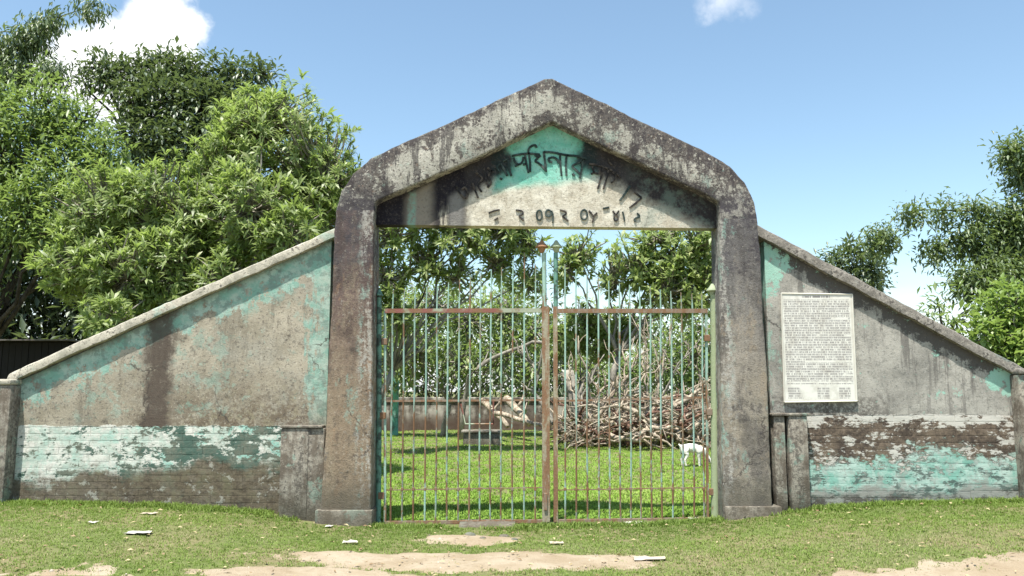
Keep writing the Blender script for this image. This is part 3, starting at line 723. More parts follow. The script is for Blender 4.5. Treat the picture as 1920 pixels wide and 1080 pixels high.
for side in (0, 1):
    if side == 0:
        xl, xr, st0, lab, red = 722, 1024, 1024, 'left gate leaf of rusty mint bars with a red top rail', 'rail_red'
    else:
        xl, xr, st0, lab, red = 1040, 1326, 1040, 'right gate leaf of rusty bars with a brown top rail', 'rail'
    ctr = G((xl+xr)/2, 980); gt = empty('gate_leaf', (ctr.x, GYP, max(0.0, ctr.z)), lab, 'gate', 'leaves of the iron gate')
    yb = (980, 977)[side]; yb2 = (977, 973)[side]
    r_mb = MB(); rect_bar(r_mb, G(xl, 583), G(xr, 582+side), .026, .02); r_mb.build('top_rail', M[red], gt)
    r_mb = MB(); rect_bar(r_mb, G(xl, yb), G(xr, yb2), .018, .02); r_mb.build('bottom_rail', M['rail'], gt)
    r_mb = MB(); rect_bar(r_mb, G(xl, 752), G(xr, 750-5*side), .012, .006); r_mb.build('middle_rail', M['rail'], gt)
    r_mb = MB(); rect_bar(r_mb, G(xl, 919), G(xr, 914), .006, .005); r_mb.build('lower_rail', M['rail'], gt)
    for x, tp_ in zip(BX[side], TOPS[side]):
        x2 = x+(x-1030)*.012; j = random.uniform(-1.2, 1.2)
        mb = MB(); pts = [G(x2, yb), G(x2*.7+x*.3+j, 860), G(x+j*.6, 700), G(x, 585), G(x-(x-1030)*.006, tp_)]
        mb.tube([p+Vector((0, -.004, 0)) for p in pts], [.0118, .0118, .0118, .0118, .007], 6)
        br = mb.build('bar', M['bar'], gt, smooth=True, ang=60)
        k = G(x+(x-1030)*.010, 917); kb = MB()
        kb.box(k-Vector((.017, .016, .02)), k+Vector((.017, .016, .02)), .006); kb.build('collar', M['rail'], br)
    # meeting stile
    mb = MB(); sx = st0+(-1 if side == 0 else 1)
    rect_bar(mb, G(sx+1, 978), G(sx, 575), .046 if side == 0 else .026, .028); mb.build('stile', M['stile'], gt)
    mb = MB(); mb.tube([G(sx-(2 if side == 0 else -1), 580), G(sx-(3 if side == 0 else -1), 474)], .027, 8); mb.build('finial_post', M['gpost' if side else 'bar'], gt, smooth=True, ang=60)
    cone_cap(G((1016, 1043)[side], 464), M[('orange', 'lime')[side]], gt, (.075, .07)[side])
    if side == 0:
        mb = MB(); mb.tube([G(864, 757), G(872, 795), G(925, 795), G(925, 752)], .013, 6); mb.build('latch_loop', M['rail_red'], gt, smooth=True, ang=60)
        mb = MB(); bb = G(1023, 940); mb.box(bb-Vector((.02, .05, .10)), bb+Vector((.02, -.02, .10)), .005); mb.build('drop_bolt', M['rail'], gt)
        mb = MB(); rect_bar(mb, G(722, 978), G(722, 583), .014, .014); mb.build('hinge_stile', M['bar'], gt)
    else:
        mb = MB(); rect_bar(mb, G(1327, 974), G(1324, 583), .014, .014); mb.build('hinge_stile', M['bar'], gt)
for (x0, y0, y1, m_, lab, r_, capm) in ((711, 985, 562, 'gpost', 'dark green gate post beside the left pier', .032, None), (1339, 978, 553, 'post', 'pale green gate post with cone cap beside the right pier', .05, 'lime')):
    p0, p1 = G(x0+(x0-1030)*.004, y0), G(x0, y1)
    g_ = empty('gate_post', (p0.x, GYP, p0.z), lab, 'post')
    MB().tube([p0-Vector((0, 0, .2)), p0.lerp(p1, .5)+Vector((.004, 0, 0)), p1], [r_, r_*.98, r_*.95], 10).build('shaft', M[m_], g_, smooth=True, ang=60)
    if capm: cone_cap(p1+Vector((-.02, 0, .05)), M[capm], g_, .07)
    else: cone_cap(p1+Vector((0, 0, .05)), M['gpost'], g_, .045)
    for zz in (.35, 1.3, 2.2):
        hb = MB(); sgn = 1 if x0 < 1000 else -1; q = Vector((p0.x+sgn*.03, GYP-.02, p0.z+zz)); hb.box(q-Vector((.035, .02, .04)), q+Vector((.035, .02, .04)), .006); hb.build('hinge', M['rail'], g_)
# concrete threshold and its broken edge
p0, p1 = at(862, 985, .0), at(966, 1006, -.16)
th = []
mb = MB(); secs = []
for i in range(13):
    t = i/12; x = p0.x+(p1.x-p0.x)*t; f_ = -.12+.06*nz((x*5, 0, 0), 1)
    secs.append([(x, .22, -.1), (x, .22, .035), (x, f_+.05, .03+.012*nz((x*6, 2, 0), 1)), (x, f_, .0+.012*nz((x*9, 4, 0), 1)), (x, f_-.02, -.1)])
tag(mb.loft(secs).build('threshold_slab', M['base'], None, smooth=True, ang=50), 'broken concrete threshold slab on the ground under the gate', 'slab')

# ---------------------------------------------------------------- vegetation helpers
def norm(a): return a/np.maximum(np.linalg.norm(a, axis=-1, keepdims=True), 1e-9)
def leaf_mesh(name, P, D, N, Ln, Wd, m, parent, tone, quad=False, droop=.12):
    """P base, D direction, N leaf normal, lengths, widths; folded blades"""
    D = norm(D); S_ = norm(np.cross(D, N)); N = np.cross(S_, D)
    Ln = Ln[:, None]; Wd = Wd[:, None]
    if quad:
        v = np.stack([P, P+D*Ln*.5+S_*Wd*.5+N*Wd*.14, P+D*Ln-N*Ln*droop, P+D*Ln*.5-S_*Wd*.5+N*Wd*.14], 1)
        f = np.array([[0, 1, 2], [0, 2, 3]])
    else:
        v = np.stack([P, P+D*Ln*.55+S_*Wd*.5+N*Wd*.16, P+D*Ln*.55+N*Ln*.03, P+D*Ln*.55-S_*Wd*.5+N*Wd*.16, P+D*Ln-N*Ln*droop], 1)
        f = np.array([[0, 1, 2], [0, 2, 3], [1, 4, 2], [2, 4, 3]])
    n, k = v.shape[:2]
    F = (f[None]+(np.arange(n)*k)[:, None, None]).reshape(-1, 3)
    return np_mesh(name, v.reshape(-1, 3), F, m, parent, np.repeat(tone, len(f)))
def B(px, py, rp, Y, ky=.9, kz=1.0, kx=1.0):
    c = at(px, py, Y); r = rp/FPX*(Y+CAMD); return (np.array(c), np.array([r*kx, r*ky, r*kz]))
def scatter(blobs, n, shell=.5, lump=.28, seed=0):
    g = np.random.default_rng(seed+5); C = np.array([q[0] for q in blobs]); Rr = np.array([q[1] for q in blobs])
    wt = (Rr**2).sum(1); wt /= wt.sum(); out_p, out_d = [], []; need = n
    while need > 0:
        k = g.choice(len(blobs), need*2, p=wt); d = norm(g.normal(size=(need*2, 3)))
        rad = shell+(1-shell)*np.sqrt(g.random(need*2))
        lm = 1+lump*np.sin(d[:, 0]*5+k*2.1)*np.sin(d[:, 1]*4.3+k)*np.sin(d[:, 2]*5.5+k*.7)*2
        p = C[k]+d*Rr[k]*(rad*lm)[:, None]
        q = np.linalg.norm((p[:, None]-C[None])/Rr[None], axis=2); q[np.arange(len(p)), k] = 9
        ok = q.min(1) > .55
        p, d = p[ok][:need], d[ok][:need]; out_p.append(p); out_d.append(d); need -= len(p)
        if len(blobs) == 1 and need <= 0: break
    return np.concatenate(out_p), np.concatenate(out_d)
def crown(name, P, A, m, parent, style, per, ln, wd, seed, tone_bias=0.0, spread=.12, quad=True, droop=.15):
    g = np.random.default_rng(seed); n = len(P)
    P = np.repeat(P, per, 0); A = np.repeat(A, per, 0); N_ = len(P)
    up = np.array([0, 0, 1.0])
    rnd = norm(g.normal(size=(N_, 3)))
    if style == 'rosette':
        ax = norm(A*.85+up*.6+np.repeat(g.normal(size=(n, 3))*.25, per, 0)); e1 = norm(np.cross(ax, rnd)); 
        el = g.uniform(.15, 1.25, N_)[:, None]; D = e1*np.sin(el+.35)+ax*np.cos(el+.35)
        Pb = P+ax*g.uniform(-.05, .03, N_)[:, None]; Nn = ax*np.sin(el)-e1*np.cos(el)*.6+up*.3
    elif style == 'droop':
        D = norm(A*.45+rnd*.75-up*.75); Pb = P+g.normal(size=(N_, 3))*spread; Nn = norm(A+up*.5+rnd*.5)
    else:
        D = norm(A*.6+rnd*.9-up*.12); Pb = P+g.normal(size=(N_, 3))*spread; Nn = norm(up*.9+A*.4+rnd*.6)
    sz = g.uniform(.45, 1.3, N_)*np.repeat(g.uniform(.75, 1.2, n), per); L_ = ln*sz; W_ = wd*(.35+.65*sz)*g.uniform(.75, 1.2, N_)
    tone = np.clip(np.repeat(g.normal(.45, .16, n), per)+g.normal(0, .16, N_)+tone_bias, 0, 1)
    return leaf_mesh(name, Pb, D, Nn, L_, W_, m, parent, tone, quad, droop)
def curve_pts(a, c, bend, k=6, seed=0, jit=.04):
    g = random.Random(seed); a = Vector(a); c = Vector(c); mid_ = (a+c)/2+Vector(bend); ln = (c-a).length; out = []
    for i in range(k+1):
        t = i/k; p = a*(1-t)**2+mid_*2*t*(1-t)+c*t*t
        if 0 < i < k: p += Vector((g.uniform(-1, 1), g.uniform(-1, 1), g.uniform(-1, 1)))*ln*jit
        out.append(p)
    return out
def tree(name, label, base, blobs, n, leafm, barkm, style, per, ln, wd, r0=.16, seed=0, group='trees around the gateway', tone_bias=0., spread=.12, shell=.5, twig=.35, lean=(0, 0), quad=True, cat='tree', lump=.28, twig_r=.012, droop=.15):
    base = Vector((base[0], base[1], float(gh(base[0], base[1]))-.05)); t = empty(name, base, label, cat, group); g = random.Random(seed)
    P, A = scatter(blobs, n, shell, lump, seed)
    C = [Vector(q[0]) for q in blobs]
    cz = sum(c.z for c in C)/len(C); low = min(c.z-q[1][2] for c, q in zip(C, blobs))
    cm = sum(C, Vector())/len(C)
    fork = Vector((base.x*.6+cm.x*.4+lean[0], base.y*.6+cm.y*.4+lean[1], max(base.z+.6, base.z+(low-base.z)*.7)))
    mb = MB(); tr = curve_pts(base, fork, (g.uniform(-.15, .15), 0, 0), 5, seed)
    mb.tube(tr, [r0*(1.25-.4*i/5) for i in range(6)], 9)
    for i, c in enumerate(C):
        lp = curve_pts(fork, c, (g.uniform(-.3, .3), g.uniform(-.3, .3), g.uniform(-.1, .35)), 5, seed+i, .05)
        mb.tube(lp, [r0*.45*(1-.68*k/5) for k in range(6)], 6)
    Ca = np.array([q[0] for q in blobs])
    for i in range(len(P)):
        if g.random() < twig:
            k = int(np.argmin(((Ca-P[i])**2).sum(1))); s_ = Vector(Ca[k])*.75+Vector(P[i])*.25
            s_ = Vector(Ca[k]).lerp(Vector(P[i]), g.uniform(.05, .35)); 
            lp = curve_pts(s_, P[i], (g.uniform(-.1, .1), g.uniform(-.1, .1), -.12), 3, seed*77+i, .08)
            mb.tube(lp, [twig_r*1.9, twig_r*1.5, twig_r*1.2, twig_r*.8], 4, cap=False)
    mb.build('trunk', barkm, t, smooth=True, fix=False)
    crown('crown', P, A, leafm, t, style, per, ln, wd, seed+3, tone_bias, spread, quad, droop)
    return t

# ---------------------------------------------------------------- trees
GRP = 'trees behind the gateway'
tree('frangipani_tree', 'bright green dome-shaped frangipani tree rising left of the gable', (-4.2, 5.0), [B(520,315,150,5), B(610,350,75,4.6), B(430,350,95,4.8), B(560,420,100,4.4), B(480,240,75,5), B(420,450,80,4.3), B(470,400,90,3.6)],
     2600, M['leaf_plum'], M['bark_grey'], 'rosette', 13, .18, .042, .15, 1, GRP, .06, .1, .55, .5, quad=False, twig_r=.013, lump=.12)
tree('frangipani_tree', 'spreading frangipani tree over the left wing wall', (-6.6, 4.4), [B(300,400,100,4.2), B(200,410,100,4.2), B(370,420,80,3.9), B(330,510,90,3.6), B(240,520,80,3.4), B(430,520,60,3.3), B(150,500,70,3.6), B(200,600,45,2.6), B(540,440,60,3.2)],
     2300, M['leaf_plum'], M['bark_grey'], 'rosette', 13, .18, .042, .15, 2, GRP, -.02, .1, .5, .5, quad=False, twig_r=.013, lump=.15)
tree('mango_tree', 'tall dark broadleaf tree below the white cloud', (-8.5, 13), [B(185,128,30,13), B(235,150,34,13), B(285,140,38,13), B(330,135,34,13), B(390,150,40,13), B(440,145,30,13), B(490,140,24,13), B(310,195,48,12.5), B(390,205,52,12.5), B(250,195,26,12.5), B(330,265,60,12.3), B(160,165,14,13), B(455,200,36,12.6), B(270,260,50,12.4), B(410,270,60,12.4)],
     1300, M['leaf_dark'], M['bark_dark'], 'bunch', 12, .23, .09, .2, 3, GRP, .06, .17, .5, .3, lump=.2)
tree('litchi_tree', 'big leafy tree with mid green drooping leaves at the left edge', (-11.6, 7.4), [B(75,215,58,7), B(140,245,50,7), B(20,290,62,7), B(120,330,62,6.6), B(50,400,58,6.4), B(195,290,40,6.8), B(-70,330,100,7), B(-10,200,48,7.2), B(-110,450,100,6.6), B(110,440,50,6.2), B(200,360,44,6.6)],
     1900, M['leaf_mid'], M['bark_dark'], 'bunch', 12, .17, .062, .13, 4, GRP, .06, .17, .55, .2)
# dense shaded trees behind the left side
tree('jackfruit_tree', 'dark shaded tree in the gloom at the lower left edge', (-12.5, 13), [B(30,560,120,13), B(150,480,130,13.5), B(-110,500,150,13), B(280,430,110,14), B(250,600,110,12.5), B(60,690,90,12), B(400,480,100,14), B(-40,420,110,13), B(100,630,120,13.5), B(-60,640,120,13), B(180,700,80,12)],
     1700, M['leaf_dark'], M['bark_dark'], 'bunch', 13, .34, .13, .3, 5, GRP, -.2, .3, .3, .15)
def bamboo(name, label, base, arcs, n_cl, per, ln, wd, seed, leafm, tone=0, spread=.16):
    base = Vector((base[0], base[1], float(gh(base[0], base[1])))); t = empty(name, base, label, 'bamboo', 'bamboo clumps'); g = np.random.default_rng(seed); PP, AA = [], []
    for ai, (pts, rad, wgt) in enumerate(arcs):
        pts = [base+Vector((g.uniform(-.5, .5), g.uniform(-.4, .4), 0))]+[Vector(p) for p in pts]; q = []
        for i in range(len(pts)-1):
            p0, p1, p2, p3 = pts[max(i-1, 0)], pts[i], pts[i+1], pts[min(i+2, len(pts)-1)]
            for k in range(6):
                u = k/6; q.append(.5*((2*p1)+(p2-p0)*u+(2*p0-5*p1+4*p2-p3)*u*u+(3*p1-p0-3*p2+p3)*u**3))
        q.append(pts[-1]); mb = MB(); mb.tube(q, [.045*(1-.85*i/len(q)) for i in range(len(q))], 6); mb.build('culm', M['culm'], t, smooth=True, fix=False)
        m = int(n_cl*wgt); lo = int(len(q)*.33)
        nodes = g.integers(lo, len(q), 9)
        for _ in range(m):
            i = int(g.choice(nodes)); p = np.array(q[i])+g.normal(size=3)*rad*.16; off = norm(g.normal(size=3))*rad*.72*g.random()**.7*(.5+.7*((i*37) % 10)/10)
            off[2] = -abs(off[2])*.9 if g.random() < .7 else off[2]*.5
            PP.append(p+off); AA.append(norm(off+1e-4))
    crown('crown', np.array(PP), np.array(AA), leafm, t, 'bunch' if seed == 22 else 'droop', per, ln, wd, seed, tone, spread, True, .2)
    return t
bamboo('bamboo_clump', 'arching bamboo plume against the sky at the top left corner', (-14.8, 10), [([at(-120,300,10), at(-10,120,10), at(70,50,9.8), at(170,12,9.5)], .42, 1.0), ([at(-90,300,10), at(0,170,10), at(50,120,9.8), at(100,130,9.7)], .5, 1.0), ([at(-150,260,10), at(-60,120,10), at(0,60,10), at(60,80,10)], .6, 1.0)],
       190, 13, .2, .052, 21, M['leaf_bamboo'], .05)
bamboo('bamboo_clump', 'tall bamboo clump arching over the right wing wall', (14.3, 12), [([at(1950,520,12), at(1900,410,12), at(1790,395,12), at(1690,400,12), at(1650,450,12)], .62, 1.3), ([at(1940,480,12), at(1880,440,12), at(1800,450,12), at(1720,480,12)], .6, 1.1),
        ([at(1960,500,12), at(1925,380,12), at(1905,300,12), at(1915,275,12)], .75, 1.3), ([at(1960,560,12), at(1900,510,11.6), at(1830,520,11.4), at(1760,575,11.2)], .75, 1.6), ([at(1960,560,12), at(1920,460,12.3), at(1870,430,12.3), at(1850,480,12)], .9, 1.6), ([at(2000,480,12), at(1960,340,12.5), at(1930,330,12.5)], .8, 1.2)],
       200, 12, .19, .068, 22, M['leaf_bamboo'], .0, .17)
tree('round_tree', 'small round distant tree just above the right coping', (13.5, 26), [B(1600,495,40,26), B(1575,510,28,26), B(1630,500,30,26), B(1610,540,45,26)], 230, M['leaf_dark'], M['bark_dark'], 'bunch', 12, .34, .13, .16, 6, GRP, .1, .2, .5, .2)
tree('lime_tree', 'lime green leafy young tree at the right edge', (9.0, 5.5), [B(1905,570,38,5.5), B(1860,590,34,5.5), B(1900,625,44,5.3), B(1845,625,26,5.2), B(1940,600,50,5.6), B(1890,670,36,5.2), B(1930,660,50,5.2)], 330, M['leaf_lime'], M['bark_grey'], 'bunch', 11, .17, .085, .07, 7, GRP, .08, .1, .45, .3)
tree('shade_tree', 'dull green tree low behind the right end of the coping', (11.8, 12), [B(1790,600,50,11), B(1840,660,60,11), B(1760,570,26,11), B(1890,700,80,11), B(1980,620,120,12)], 330, M['leaf_mid'], M['bark_dark'], 'bunch', 12, .24, .08, .14, 8, GRP, -.1, .16, .45, .25)
# seen through the gate
tree('frangipani_tree', 'frangipani tree behind the left gate leaf with forked grey limbs', (-4.1, 10.8), [B(735,440,62,10), B(800,400,60,10.2), B(870,430,60,10.2), B(950,430,56,10.4), B(900,380,80,10.6), B(720,520,46,10), B(800,490,40,10.4), B(930,490,40,10.6), B(740,590,36,10.2), B(985,455,38,10.5), B(990,525,36,10.6), B(860,520,34,10.5)],
     1000, M['leaf_plum'], M['bark_grey'], 'rosette', 13, .23, .058, .10, 9, GRP, .14, .1, .4, .9, quad=False, twig_r=.018)
tree('frangipani_tree', 'frangipani tree behind the right gate leaf with rounded leafy heads', (2.7, 15.5), [B(1085,478,40,15), B(1065,510,34,15), B(1190,500,56,15), B(1150,520,40,15), B(1255,480,62,15), B(1310,470,60,15), B(1250,545,50,14.6), B(1330,520,46,14.6), B(1230,450,30,15), B(1300,560,40,14.6)],
     800, M['leaf_plum'], M['bark_grey'], 'rosette', 13, .27, .075, .12, 10, GRP, .16, .1, .4, .9, quad=False, twig_r=.02)
tree('leafy_shrub', 'leafy green shrub behind the middle of the gate under the frangipani', (1.8, 16.5), [B(1090,605,42,16.5), B(1150,612,42,16.5), B(1060,640,34,16.5), B(1130,640,36,16.5), B(1190,620,30,16.5)], 420, M['leaf_plum'], M['bark_grey'], 'rosette', 12, .26, .075, .06, 11, GRP, .0, .1, .3, .7, cat='shrub', quad=False)
tree('thicket_shrub', 'twiggy grey green thicket behind the left gate leaf', (-2.4, 18), [B(740,600,52,18), B(810,570,48,18), B(880,600,48,18), B(950,590,48,18), B(780,660,52,17.6), B(860,680,48,17.6), B(940,670,48,17.6), B(1000,620,36,18), B(720,680,40,17.5), B(990,690,36,17.6)], 560, M['leaf_mid'], M['bark_grey'], 'bunch', 10, .24, .09, .08, 12, GRP, .18, .22, .2, 1.0, cat='shrub', twig_r=.02)
tree('thicket_shrub', 'leafy thicket behind the branch heap and right gate post', (5.8, 19), [B(1300,660,46,19), B(1240,680,46,19), B(1340,700,50,19), B(1180,700,40,19), B(1320,620,36,19), B(1110,700,36,19)], 300, M['leaf_mid'], M['bark_grey'], 'bunch', 10, .26, .09, .07, 13, GRP, .05, .22, .2, .8, cat='shrub', twig_r=.02)
BGT = [(700, 590, 90, 28, -7), (800, 610, 90, 30, -4), (900, 600, 90, 31, -2), (985, 620, 80, 29, .6), (1230, 640, 80, 30, 6.2), (1330, 610, 90, 30, 9.2), (1130, 690, 60, 33, 4), (1050, 690, 60, 32, 2), (1430, 640, 90, 31, 12.5)]
BLAB = ['behind the left pier edge', 'dark beyond the second quarter of the left gate leaf', 'dark beyond the centre of the left gate leaf', 'dark beside the meeting stiles', 'beyond the dead branch heap', 'beyond the right gate post', 'low beyond the green shrub', 'low just right of the meeting stiles', 'hidden mostly by the right pier']
for i, (px, py, r, Y, bx) in enumerate(BGT):
    tree('background_tree', 'far shaded tree '+BLAB[i], (bx, Y), [B(px, py, r, Y), B(px-45, py+70, r*.7, Y-.5), B(px+45, py+75, r*.7, Y-.5), B(px, py+115, r*.6, Y-1)], 240, M['leaf_dark' if i % 2 else 'leaf_mid'], M['bark_red' if i in (0, 1) else 'bark_grey'], 'bunch', 10, .36, .15, .16, 30+i, 'far trees beyond the compound wall', .05, .3, .4, .4)

# low dark shed under the trees at the left edge
SY = 9.6; sa, sb_ = at(-140, 640, SY), at(128, 640, SY)
shed = empty('shed', ((sa.x+sb_.x)/2, SY, 0), 'low dark wooden shed in the shade under the trees at the left edge', 'shed')
M['shed'] = mat('shed_wood', lambda b: dict(c=b.mix(b.noise(6, 6, .7, stretch=(3, 1, .3)), (.014, .013, .013), (.03, .026, .024)), r=.9)); M['tin'] = mat('shed_tin', lambda b: dict(c=b.mix(b.noise(4, 6, .7), (.20, .19, .185), (.10, .075, .06)), r=.6, m=.3))
nb = 22
for i in range(nb):
    x0 = sa.x+(sb_.x-sa.x)*i/nb; x1 = sa.x+(sb_.x-sa.x)*(i+1)/nb
    MB().box((x0+.004, SY+random.uniform(-.008, .008), -.1), (x1-.004, SY+.03, sa.z-.02), .003).build('plank', M['shed'], shed)
MB().box((sa.x, SY+.05, -.1), (sb_.x, SY+2.2, sa.z-.03), .01).build('wall_core', M['shed'], shed)
MB().prism([(sa.x-.2, sa.z), (sb_.x+.2, sa.z), (sb_.x+.2, sa.z+.03), (sa.x-.2, sa.z+.03)], SY-.35, SY+2.5).build('roof', M['tin'], shed)

# ---------------------------------------------------------------- compound behind the gate
WY = 22.0
def f_cwall(b):
    mid = b.noise(1.4, 6, .65, off=5); fin = b.noise(7, 6, .7); vst = b.noise(2.2, 5, .6, stretch=(1, 1, .25), off=9)
    c = b.mix(b.ss(.38, .54, mid*.5+vst*.5), (.46, .43, .38), (.14, .12, .10)); c = b.mix(b.ss(.48, .58, fin*.5+vst*.5)*.8, c, (.07, .055, .047)); c = b.mix(b.ss(.75, .25, b.xyz()[2]+(mid-.5)*.6)*.85, c, (.085, .055, .042))  # whitewash stains, deepened so the colour also carries the shade on this wall
    return dict(c=c, r=.9, h=fin, hd=.03)
M['cwall'] = mat('compound_wall', f_cwall)
cw = empty('compound_wall', (0, WY, 0), 'low stained whitewashed wall across the back of the lawn', 'wall')
MB().box((-26, WY, -.3), (26, WY+.22, Zp(752, 960, WY)), .03).build('wall_core', M['cwall'], cw)
MB().box((-26, WY-.06, Zp(752, 960, WY)+.003), (26, WY+.28, Zp(745, 960, WY)), .02).build('coping', M['cwall'], cw)
pa, pb = at(741, 695, 19), at(741, 808, 19)
pl = empty('mint_pillar', (pa.x, 19, 0), 'faded mint green square pillar behind the left gate leaf', 'pillar')
MB().box((pa.x-.13, 18.87, -.2), (pa.x+.13, 19.13, pa.z), .02).build('shaft', mat('mint_pillar', lambda b: dict(c=b.mix(b.ss(.45, .62, b.noise(3, 5, .7)), MINT, (.12, .16, .13)), r=.85)), pl)
MB().box((pa.x-.2, 18.8, pa.z+.003), (pa.x+.2, 19.2, pa.z+.12), .02).build('cap_slab', M['base'], pl)
c0 = at(905, 808, 13.5)
cb = MB(); cb.box((c0.x-.56, 13.5, -.2), (c0.x+.5, 14.1, .36), .03); cb.box((c0.x-.62, 13.44, .363), (c0.x+.56, 14.16, .43), .02)
tag(cb.build('concrete_block', M['base'], None, smooth=True, ang=40), 'grey concrete block on the lawn behind the red latch loop', 'block')
# heap of dead branches
hp = at(1205, 826, 13.0); heap = empty('branch_heap', (hp.x, 13.0, 0), 'tangled heap of pale dead branches on the lawn behind the right gate leaf', 'branch heap')
g = random.Random(5)
def branch_mesh(p, q, r0, seed, forks=3):
    mb = MB(); pts = curve_pts(p, q, (g.uniform(-.3, .3), g.uniform(-.2, .2), g.uniform(-.1, .5)), 7, seed, .05); n = len(pts)
    mb.tube(pts, [r0*(1-.72*i/(n-1)) for i in range(n)], 6)
    for k in range(forks):
        i = g.randrange(2, n-1); d = (pts[i]-pts[i-1]).normalized()+Vector((g.uniform(-1, 1), g.uniform(-.7, .7), g.uniform(-.5, .9)))*.9
        e = pts[i]+d*g.uniform(.3, .8); e.z = max(e.z, .04)
        f2 = curve_pts(pts[i], e, (g.uniform(-.1, .1), 0, g.uniform(-.1, .15)), 4, seed+k+3, .07); mb.tube(f2, [r0*.5, r0*.42, r0*.33, r0*.24, r0*.12], 5)
        if g.random() < .7:
            e2 = f2[2]+Vector((g.uniform(-.4, .4), g.uniform(-.2, .2), g.uniform(-.1, .4))); mb.tube([f2[2], (f2[2]+e2)/2+Vector((0, 0, .05)), e2], [r0*.3, r0*.2, r0*.08], 4)
    return mb
for i in range(130):
    px = 1055+285*g.random()**.8; h0 = at(px, 832, 12.5+g.uniform(-.6, 2.2))
    hmax = .6+1.5*max(0, 1-abs(px-1235)/150)
    p = Vector((h0.x, h0.y, g.uniform(.03, hmax*.6))); a_ = g.uniform(0, 2*math.pi); ln = g.uniform(.9, 2.3)
    q = p+Vector((math.cos(a_)*ln, math.sin(a_)*ln*.45, g.uniform(-.5, .9)*ln*.55)); q.z = min(max(q.z, .05), hmax+.6); q.x = min(max(q.x, at(1040, 830, 13).x), at(1352, 830, 13).x)
    branch_mesh(p, q, g.choice((.03, .04, .05, .065, .09)), 300+i).build('branch', M['bark_dead'] if g.random() < .8 else M['bark_red'], heap, smooth=True, fix=False)
for i in range(9):                       # dead limbs standing up out of the heap
    px = g.uniform(1150, 1335); p = at(px, 800, 13.4); e = at(px+g.uniform(-70, 60), g.uniform(590, 690), 13.6+g.uniform(-.5, .8)); p.z = .2
    branch_mesh(p, e, g.choice((.03, .04, .05)), 500+i, 5).build('branch', M['bark_dead'], heap, smooth=True, fix=False)
for i in range(12):                       # long bare limbs sweeping from the middle over the heap
    px = g.uniform(1040, 1200); p = at(px, 812, 13.2+g.uniform(-.4, .8)); p.z = g.uniform(.1, .5); e = at(px+g.uniform(40, 170)*g.choice((1, 1, -.6)), g.uniform(610, 740), 13.4+g.uniform(-.6, .9))
    branch_mesh(p, e, g.choice((.05, .065, .08)), 700+i, 5).build('branch', M['bark_dead'] if i % 3 else M['bark_grey'], heap, smooth=True, fix=False)
g2 = np.random.default_rng(9); hp_ = np.stack([g2.uniform(at(1050,830,13).x, at(1345,830,13).x, 200), g2.uniform(12.3, 14.8, 200), g2.uniform(.05, .9, 200)], 1)
crown('dead_leaves', hp_, norm(g2.normal(size=(200, 3))), M['leaf_dry'], heap, 'bunch', 6, .16, .07, 77, 0, .15)['kind'] = 'stuff'
# long fallen limbs lying against the wall
for a, c, r_, m_, lab in (((905, 752, 17), (952, 800, 15.5), .10, 'bark_dead', 'pale fallen log leaning on the compound wall, left of the other'), ((950, 748, 17), (992, 796, 15.5), .12, 'bark_dead', 'pale fallen log leaning on the compound wall near the gate stiles'),
                          ((930, 775, 15), (1030, 805, 13.8), .07, 'bark_dead', 'thin pale fallen branch reaching the gate stiles'), ((880, 705, 16), (1022, 643, 15), .07, 'bark_grey', 'grey limb curving up behind the left gate leaf'), ((1065, 700, 14.5), (1095, 826, 13.5), .17, 'bark_grey', 'leaning grey tree stump at the left end of the branch heap')):
    A_, C_ = at(*a), at(*c); pts = curve_pts(A_, C_, (0, 0, .55) if lab.startswith('grey limb') else (.05, 0, .12), 7, 7, .02)
    if lab.startswith('grey limb'): pts = [Vector((A_.x-.25, A_.y, 0)), Vector((A_.x-.2, A_.y, .9))]+pts
    mb = MB(); mb.tube(pts, [r_*(1.15-.5*i/len(pts)) for i in range(len(pts))], 8)
    e = pts[3]; mb.tube([e, e+Vector((.2, .1, .25)), e+Vector((.28, .2, .5))], [r_*.5, r_*.35, r_*.15], 5)
    tag(mb.build('fallen_log' if 'log' in lab else ('tree_limb' if 'limb' in lab else ('tree_stump' if 'stump' in lab else 'fallen_branch')), M[m_], None, smooth=True, fix=False), lab, 'log' if 'log' in lab else ('limb' if 'limb' in lab else ('stump' if 'stump' in lab else 'branch')))

# ---------------------------------------------------------------- goat
def f_goat(b): return dict(c=b.mix(b.ss(.45, .7, b.noise(6, 4, .6)), (.80, .78, .72), (.66, .62, .54)), r=.85, h=b.noise(40, 4), hd=.01)
def f_dark(b): return dict(c=(.04, .035, .03), r=.7)
M['goat'] = mat('goat_coat', f_goat); M['goat_dark'] = mat('goat_dark', f_dark)
gp = at(1299, 868, 7.2); gz0 = float(gh(gp.x, gp.y)); gsc = 1.0
goat = empty('goat', (gp.x, gp.y, gz0), 'small white goat grazing on the lawn behind the right gate leaf', 'goat')
J = [((-.20, 0, .40), .085), ((-.08, 0, .385), .092), ((.06, 0, .375), .098), ((.17, 0, .375), .088), ((.235, 0, .335), .058), ((.285, 0, .25), .044), ((.325, 0, .165), .042), ((.36, 0, .115), .038), ((.395, 0, .062), .024),   # 0-8 spine, neck, head
     ((-.255, 0, .425), .022), ((-.285, 0, .47), .012)]                                                                                                  # 9-10 tail
E = [(0, 1), (1, 2), (2, 3), (3, 4), (4, 5), (5, 6), (6, 7), (7, 8), (0, 9), (9, 10)]
def leg(root, pts):
    k = root
    for p, r_ in pts: J.append((p, r_)); E.append((k, len(J)-1)); k = len(J)-1
